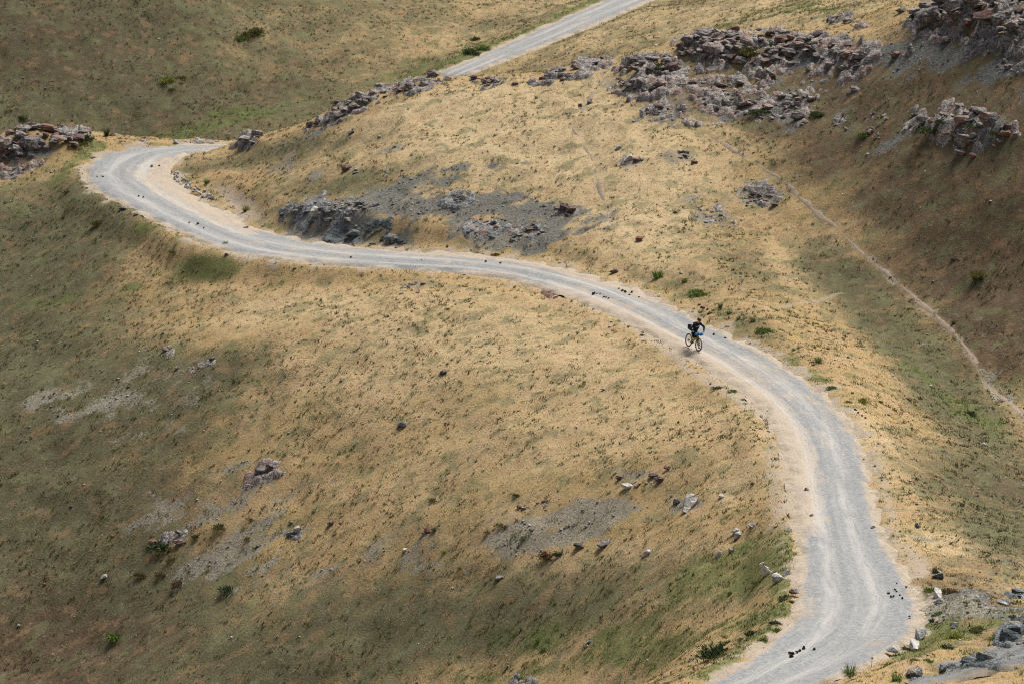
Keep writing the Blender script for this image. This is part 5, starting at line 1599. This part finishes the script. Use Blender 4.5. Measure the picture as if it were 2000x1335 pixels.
def torus(bm, c, R, r, seg=40, ring=10, squash=1.0):
    V = []
    for i in range(seg):
        a = 2 * math.pi * i / seg
        row = []
        for j in range(ring):
            b = 2 * math.pi * j / ring
            q = R + r * math.cos(b)
            row.append(bm.verts.new((c[0] + q * math.cos(a), c[1] + r * squash * math.sin(b), c[2] + q * math.sin(a))))
        V.append(row)
    for i in range(seg):
        for j in range(ring):
            bm.faces.new((V[i][j], V[(i + 1) % seg][j], V[(i + 1) % seg][(j + 1) % ring], V[i][(j + 1) % ring]))

M_TYRE = plain("tyre_rubber", (.17,.16,.155), .9, .1, 0, .25, 12)
M_BLACK = plain("black_metal", (.018,.018,.020), .45, .4, 0, .1)
M_SILVER = plain("silver_metal", (.55,.55,.56), .35, .5, .6, .08)
M_YELLOW = plain("yellow_paint", (.62,.47,.02), .35, .45, 0, .08, 8)
M_BLUE = plain("blue_drybag", (.010,.19,.50), .5, .35, 0, .15, 10)
M_BAG = plain("black_bag_fabric", (.018,.020,.026), .8, .2, 0, .25, 14)
M_STRAP = plain("grey_strap", (.12,.12,.13), .8, .2, 0, .2)
M_JERSEY = plain("dark_jersey", (.012,.013,.024), .85, .15, 0, .25, 12)
M_NAVY = plain("navy_sleeve", (.020,.020,.075), .85, .15, 0, .2, 12)
M_SHORTS = plain("black_shorts", (.010,.010,.012), .85, .15, 0, .2, 12)
M_SKIN = plain("skin", (.40,.235,.165), .55, .35, 0, .12, 10)
M_HELMET = plain("helmet_shell", (.012,.018,.022), .4, .4, 0, .1)
M_HAIR = plain("dark_hair", (.025,.017,.012), .9, .1, 0, .2, 40)
M_SHOE = plain("red_brown_shoe", (.30,.07,.05), .6, .3, 0, .2, 20)
M_WHITE = plain("white_print", (.70,.71,.74), .7, .2, 0, .05)
M_GLASS = plain("dark_lens", (.01,.01,.012), .15, .6, 0, .02)

front = hit(H, 1363, 686)
front[2] = 0
YAW = math.atan2(-.90, .44)
hx, hy = math.cos(YAW), math.sin(YAW)
def road_z(x, y):
    C = .5 * (RA + RB)
    k = np.argmin(((C - np.array([x, y])) ** 2).sum(1))
    return RZ[k] + .03
# the contact point again, on the road surface itself
fp = at_z(1363, 686, road_z(front[0], front[1]))
fp = at_z(1363, 686, road_z(fp[0], fp[1]))
zf = road_z(fp[0], fp[1]); zr = road_z(fp[0] - 1.12 * hx, fp[1] - 1.12 * hy)
PITCH_B = math.asin((zf - zr) / 1.12)
org = Vector((fp[0] - .62 * hx, fp[1] - .62 * hy, zf - .62 * math.sin(PITCH_B)))
BASE = Matrix.Rotation(YAW, 4, 'Z') @ Matrix.Rotation(-PITCH_B, 4, 'Y')
LEAN = math.radians(-9)
LR = Matrix.Rotation(LEAN, 4, 'X')

bike = empty_at("bicycle", org, label="yellow mountain bike with packed bags, leaning under its rider on the road", category="bicycle")
bike.rotation_euler = (BASE @ LR).to_euler()
def bpart(name, bm, mat, parent=None, smooth=True, **pr):
    return link(name, done(bm, name, mat, smooth), parent or bike, **pr)
RW = .365
def wheel(cx):
    w = empty_at("wheel", (cx, 0, RW)); w.parent = bike
    bm = bmesh.new(); torus(bm, (0, 0, 0), RW - .030, .030, 44, 10); bpart("tyre", bm, M_TYRE, w)
    bm = bmesh.new(); torus(bm, (0, 0, 0), RW - .068, .014, 40, 6, 1.2); bpart("rim", bm, M_BLACK, w)
    bm = bmesh.new(); tube(bm, (0, -.055, 0), (0, .055, 0), .022, seg=10); bpart("hub", bm, M_BLACK, w)
    bm = bmesh.new()
    for k in range(24):
        a = 2 * math.pi * k / 24
        tube(bm, (.02 * math.cos(a + .4), .035 * (-1) ** k, .02 * math.sin(a + .4)), ((RW - .075) * math.cos(a), 0, (RW - .075) * math.sin(a)), .0016, seg=3, caps=False)
    bpart("spoke", bm, M_SILVER, w, False, kind="stuff")
    bm = bmesh.new(); tube(bm, (0, .03 if cx > 0 else -.03, 0), (0, .033 if cx > 0 else -.033, 0), .085, seg=20); bpart("brake_disc", bm, M_SILVER, w)
    return w
wf = wheel(.62); wr = wheel(-.50)
bb, st_top, hd_lo, hd_hi = (-.07, 0, .33), (-.21, 0, .78), (.44, 0, .76), (.41, 0, .87)
bm = bmesh.new()
tube(bm, bb, hd_lo, .030, .028); tube(bm, (-.205, 0, .76), (.415, 0, .86), .022); tube(bm, bb, st_top, .020)
tube(bm, hd_lo, hd_hi, .027)
for s in (-1, 1):
    tube(bm, (-.07, .03 * s, .33), (-.50, .065 * s, RW), .012); tube(bm, (-.20, .02 * s, .74), (-.50, .065 * s, RW), .010)
bpart("frame", bm, M_YELLOW)
bm = bmesh.new()
capsule(bm, (.0, 0, .47), (.20, 0, .60), .042, .042); bpart("water_bottle", bm, M_YELLOW)
bm = bmesh.new(); capsule(bm, (-.13, .0, .50), (-.17, .0, .66), .036, .036); bpart("water_bottle", bm, M_YELLOW)
bm = bmesh.new()
for s in (-1, 1):
    tube(bm, (.47, .055 * s, .66), (.60, .058 * s, RW), .017)
tube(bm, (.47, -.07, .67), (.47, .07, .67), .022); tube(bm, (.44, 0, .77), (.47, 0, .66), .022)
bpart("fork", bm, M_BLACK)
bm = bmesh.new()
tube(bm, (.41, 0, .87), (.405, 0, .95), .02); tube(bm, (.40, 0, .96), (.44, 0, .985), .02)
bpart("stem", bm, M_BLACK)
bm = bmesh.new()
tube(bm, (.44, -.12, .99), (.44, .12, .99), .016)
for s in (-1, 1):
    tube(bm, (.44, .12 * s, .99), (.40, .38 * s, 1.01), .013)
hb = bpart("handlebar", bm, M_BLACK)
for s in (-1, 1):
    bm = bmesh.new(); tube(bm, (.418, .27 * s, 1.0), (.40, .385 * s, 1.01), .018); bpart("grip", bm, M_BLACK, hb)
    bm = bmesh.new(); tube(bm, (.43, .24 * s, .99), (.50, .28 * s, .96), .007, seg=6); bpart("brake_lever", bm, M_BLACK, hb)
bm = bmesh.new(); tube(bm, (-.205, 0, .77), (-.24, 0, .90), .014); bpart("seat_post", bm, M_BLACK)
bm = bmesh.new()
ellipsoid(bm, (-.29, 0, .93), (.10, .075, .028)); capsule(bm, (-.26, 0, .932), (-.08, 0, .925), .036, .022)
bpart("saddle", bm, M_BLACK)
bm = bmesh.new()
tube(bm, (-.07, -.06, .33), (-.07, -.052, .33), .075, seg=24); tube(bm, (-.07, -.08, .33), (-.07, .08, .33), .02)
cs = bpart("crankset", bm, M_BLACK)
for s, dx in ((-1, .17), (1, -.17)):
    bm = bmesh.new(); tube(bm, (-.07, .075 * s, .33), (-.07 + dx, .085 * s, .33 + (0.0)), .013, .011); bpart("crank_arm", bm, M_BLACK, cs)
    bm = bmesh.new()
    q = bmesh.ops.create_cube(bm, size=1.0)
    for v in q['verts']:
        v.co = Vector((-.07 + dx + v.co.x * .09, (.085 + .055) * s + v.co.y * .09, .33 + v.co.z * .018))
    bpart("pedal", bm, M_BLACK, cs, False)
bm = bmesh.new()
for z in (.40, .257):
    tube(bm, (-.07, -.056, .33 + (.07 if z > .33 else -.07)), (-.50, -.056, RW + (.045 if z > .33 else -.045)), .005, seg=5)
bpart("chain", bm, M_BLACK)
bm = bmesh.new(); tube(bm, (-.50, -.045, RW), (-.50, -.06, RW), .07, .045, seg=20); bpart("cassette", bm, M_SILVER)
bm = bmesh.new()
q = bmesh.ops.create_cube(bm, size=1.0)
for v in q['verts']:
    v.co = Vector((.41 + v.co.x * .09, .02 + v.co.y * .06, 1.035 + v.co.z * .03))
bpart("cycle_computer", bm, M_WHITE, None, False)

def cargo(name, loc, label, cat):
    o = empty_at(name, org + (BASE @ LR) @ Vector(loc), label=label, category=cat)
    o.rotation_euler = (BASE @ LR).to_euler()
    return o
roll = cargo("handlebar_bag", (.51, 0, .915), "bright blue roll bag strapped to the bicycle's handlebar", "bag")
bm = bmesh.new(); capsule(bm, (0, -.18, 0), (0, .18, 0), .082, .082, 18, 3)
for v in bm.verts:
    v.co.x += .008 * mnoise.noise(v.co * 14); v.co.z += .008 * mnoise.noise(v.co * 14 + Vector((5, 5, 5)))
link("roll", done(bm, "roll", M_BLUE), roll)
for y in (-.09, .09):
    bm = bmesh.new(); torus(bm, (0, y, 0), .086, .009, 24, 6, 3.0); link("strap", done(bm, "strap", M_BAG), roll)
pack = cargo("seat_pack", (-.50, 0, .97), "bulky black saddle bag with grey straps behind the bicycle seat", "bag")
bm = bmesh.new(); capsule(bm, (.20, 0, -.03), (-.10, 0, .06), .062, .105, 18, 5); ellipsoid(bm, (-.13, 0, .17), (.10, .10, .07)); ellipsoid(bm, (-.05, .05, .20), (.06, .05, .05))
link("body", fused(bm, "pack_body", M_BAG, .012), pack)
for x in (.10, -.02, -.12):
    bm = bmesh.new(); torus(bm, (0, 0, 0), .095 if x < .05 else .075, .006, 22, 5, 2.5)
    me = done(bm, "strap", M_STRAP); st = link("strap", me, pack); st.location = (x, 0, .03 if x < .05 else 0); st.rotation_euler = (0, 0, math.pi / 2)

# rider: coordinates along the bike (x forward, y to the rider's left, z up), bike leaning to the left
rider = empty_at("person", org, label="cyclist in black helmet and dark jersey astride a bike, one foot down on the road", category="person")
rider.rotation_euler = BASE.to_euler()
def lean(p):
    return (LR @ Vector(p).to_4d()).to_3d()
HL, HR_ = lean((.405, .335, 1.02)), lean((.405, -.335, 1.02))
PED_R = lean((.10, -.14, .345))
pel = Vector((.00, .13, .90)); waist = Vector((.06, .16, 1.06)); chest = Vector((.15, .21, 1.27)); neck = Vector((.21, .25, 1.43)); hd = Vector((.27, .30, 1.575))
shL, shR = Vector((.18, .42, 1.37)), Vector((.17, .03, 1.35))
elL, elR = Vector((.22, .61, 1.17)), Vector((.20, -.17, 1.20))
hipL, hipR = Vector((.01, .22, .87)), Vector((.01, .04, .87))
knL, anL, toeL = Vector((.20, .27, .47)), Vector((.17, .31, .09)), Vector((.36, .33, .035))
knR, anR, toeR = Vector((.34, -.02, .62)), Vector((.05, -.085, .44)), PED_R + Vector((.09, .0, .04))
HROT = Matrix.Rotation(math.radians(8), 3, 'Y')
bm = bmesh.new()
def limb(a, b, r0, r1, g=0.0):
    capsule(bm, a, b, r0 + g, r1 + g)
def torso(g):
    limb(pel, waist, .135, .125, g); limb(waist, chest, .125, .145, g); limb(chest, chest.lerp(neck, .6), .14, .09, g)
    limb(chest.lerp(neck, .55), shL, .075, .068, g); limb(chest.lerp(neck, .55), shR, .075, .068, g)
def arms(g, f=1.0):
    limb(shL, elL, .055, .043, g); limb(elL, elL.lerp(HL, f), .042, .030, g)
    limb(shR, elR, .055, .043, g); limb(elR, elR.lerp(HR_, f), .042, .030, g)
torso(0); arms(0, .93)
limb(neck, hd, .058, .06)
ellipsoid(bm, hd, (.098, .075, .125), HROT)                       # skull
limb(hd + Vector((.06, 0, -.06)), hd + Vector((.075, 0, -.095)), .045, .034)    # jaw
limb(hd + Vector((.095, 0, .005)), hd + Vector((.118, 0, -.03)), .010, .014)    # nose
for s in (-1, 1):
    ellipsoid(bm, hd + Vector((-.005, .078 * s, -.01)), (.022, .010, .034))       # ears
limb(hipL, knL, .085, .055); limb(knL, anL, .052, .036); limb(anL, toeL, .038, .030)
limb(hipR, knR, .085, .055); limb(knR, anR, .052, .036); limb(anR, toeR, .038, .030)
for hp, s in ((HL, 1), (HR_, -1)):
    limb(hp + Vector((-.045, -.01 * s, .018)), hp + Vector((.0, 0, .028)), .026, .024)   # palm on the grip
    for i in range(4):
        yo = (-.036 + .024 * i) * s
        k1 = hp + Vector((.030, yo, .026)); L = (.9, 1.05, 1.0, .8)[i]
        k2 = hp + Vector((.042 * L, yo, -.002)); k3 = hp + Vector((.022, yo, -.026))
        limb(hp + Vector((-.005, yo, .030)), k1, .011, .010); limb(k1, k2, .010, .009); limb(k2, k3, .009, .008)
    t1 = hp + Vector((-.02, -.05 * s, .0))
    limb(hp + Vector((-.04, -.03 * s, .012)), t1, .012, .011); limb(t1, hp + Vector((.01, -.055 * s, -.018)), .011, .009)
link("body", fused(bm, "body", M_SKIN, .009), rider)
bm = bmesh.new(); torso(.014); arms(.013, .78)
link("jersey", fused(bm, "jersey", M_JERSEY, .012), rider)
bm = bmesh.new(); limb(shL + Vector((.0, .01, .0)), shL.lerp(elL, .55), .060, .052, .014); jl = link("sleeve_panel", fused(bm, "sleeve_panel", M_NAVY, .010), rider)
bm = bmesh.new()
limb(pel, pel + Vector((.02, .01, .06)), .14, .135, .012); limb(hipL, hipL.lerp(knL, .72), .09, .07, .014); limb(hipR, hipR.lerp(knR, .72), .09, .07, .014)
link("shorts", fused(bm, "shorts", M_SHORTS, .012), rider)
for a, t in ((anL, toeL), (anR, toeR)):
    bm = bmesh.new(); limb(a + Vector((-.03, 0, -.035)), t + Vector((.01, 0, -.005)), .042, .035, .006); limb(a + Vector((0, 0, -.01)), a, .044, .042)
    link("shoe", fused(bm, "shoe", M_SHOE if a is anL else M_BLACK, .008), rider)
bm = bmesh.new()
ellipsoid(bm, hd + Vector((-.015, 0, .055)), (.138, .108, .105), HROT)
for v in list(bm.verts):
    p = v.co - hd
    if p.z < .022 + .02 * (p.x > .05):
        v.co.z = hd.z + .022 + .02 * (p.x > .05)
helmet = link("helmet", done(bm, "helmet", M_HELMET), rider)
for y in (-.055, 0, .055):
    bm = bmesh.new(); tube(bm, hd + Vector((.07, y, .130 - abs(y) * .35)), hd + Vector((-.11, y, .140 - abs(y) * .4)), .014, .010, 6)
    link("vent_rib", done(bm, "vent_rib", M_BLACK), helmet)
bm = bmesh.new(); limb(hd + Vector((.082, -.055, .012)), hd + Vector((.082, .055, .012)), .019, .019); link("sunglasses", done(bm, "sunglasses", M_GLASS), rider)
bm = bmesh.new(); ellipsoid(bm, hd + Vector((.068, 0, -.088)), (.046, .052, .036)); link("beard", done(bm, "beard", M_HAIR), rider)
bm = bmesh.new()
dirf = (neck - chest).normalized()
for k in range(7):      # the pale line of print across the chest
    c = chest + Vector((.152, -.105 + .035 * k, -.02 + .01 * k)) - Vector((.045 * ((k - 3) / 3) ** 2, 0, 0))
    q = bmesh.ops.create_cube(bm, size=1.0)
    for v in q['verts']:
        v.co = Vector((v.co.x * .02, v.co.y * .028, v.co.z * .034)) + c
link("chest_print", done(bm, "chest_print", M_WHITE, False), rider, kind="stuff")
bm = bmesh.new(); ellipsoid(bm, shL.lerp(elL, .12) + Vector((.045, .04, .01)), (.03, .028, .026)); link("shoulder_patch", done(bm, "shoulder_patch", M_WHITE), rider)
bm = bmesh.new()
capsule(bm, chest + Vector((-.17, 0, .12)), waist + Vector((-.15, 0, .08)), .075, .065)
capsule(bm, chest + Vector((-.16, -.10, .13)), chest + Vector((-.14, .10, .15)), .05, .05)
link("hydration_pack", fused(bm, "hydration_pack", M_BAG, .012), rider)
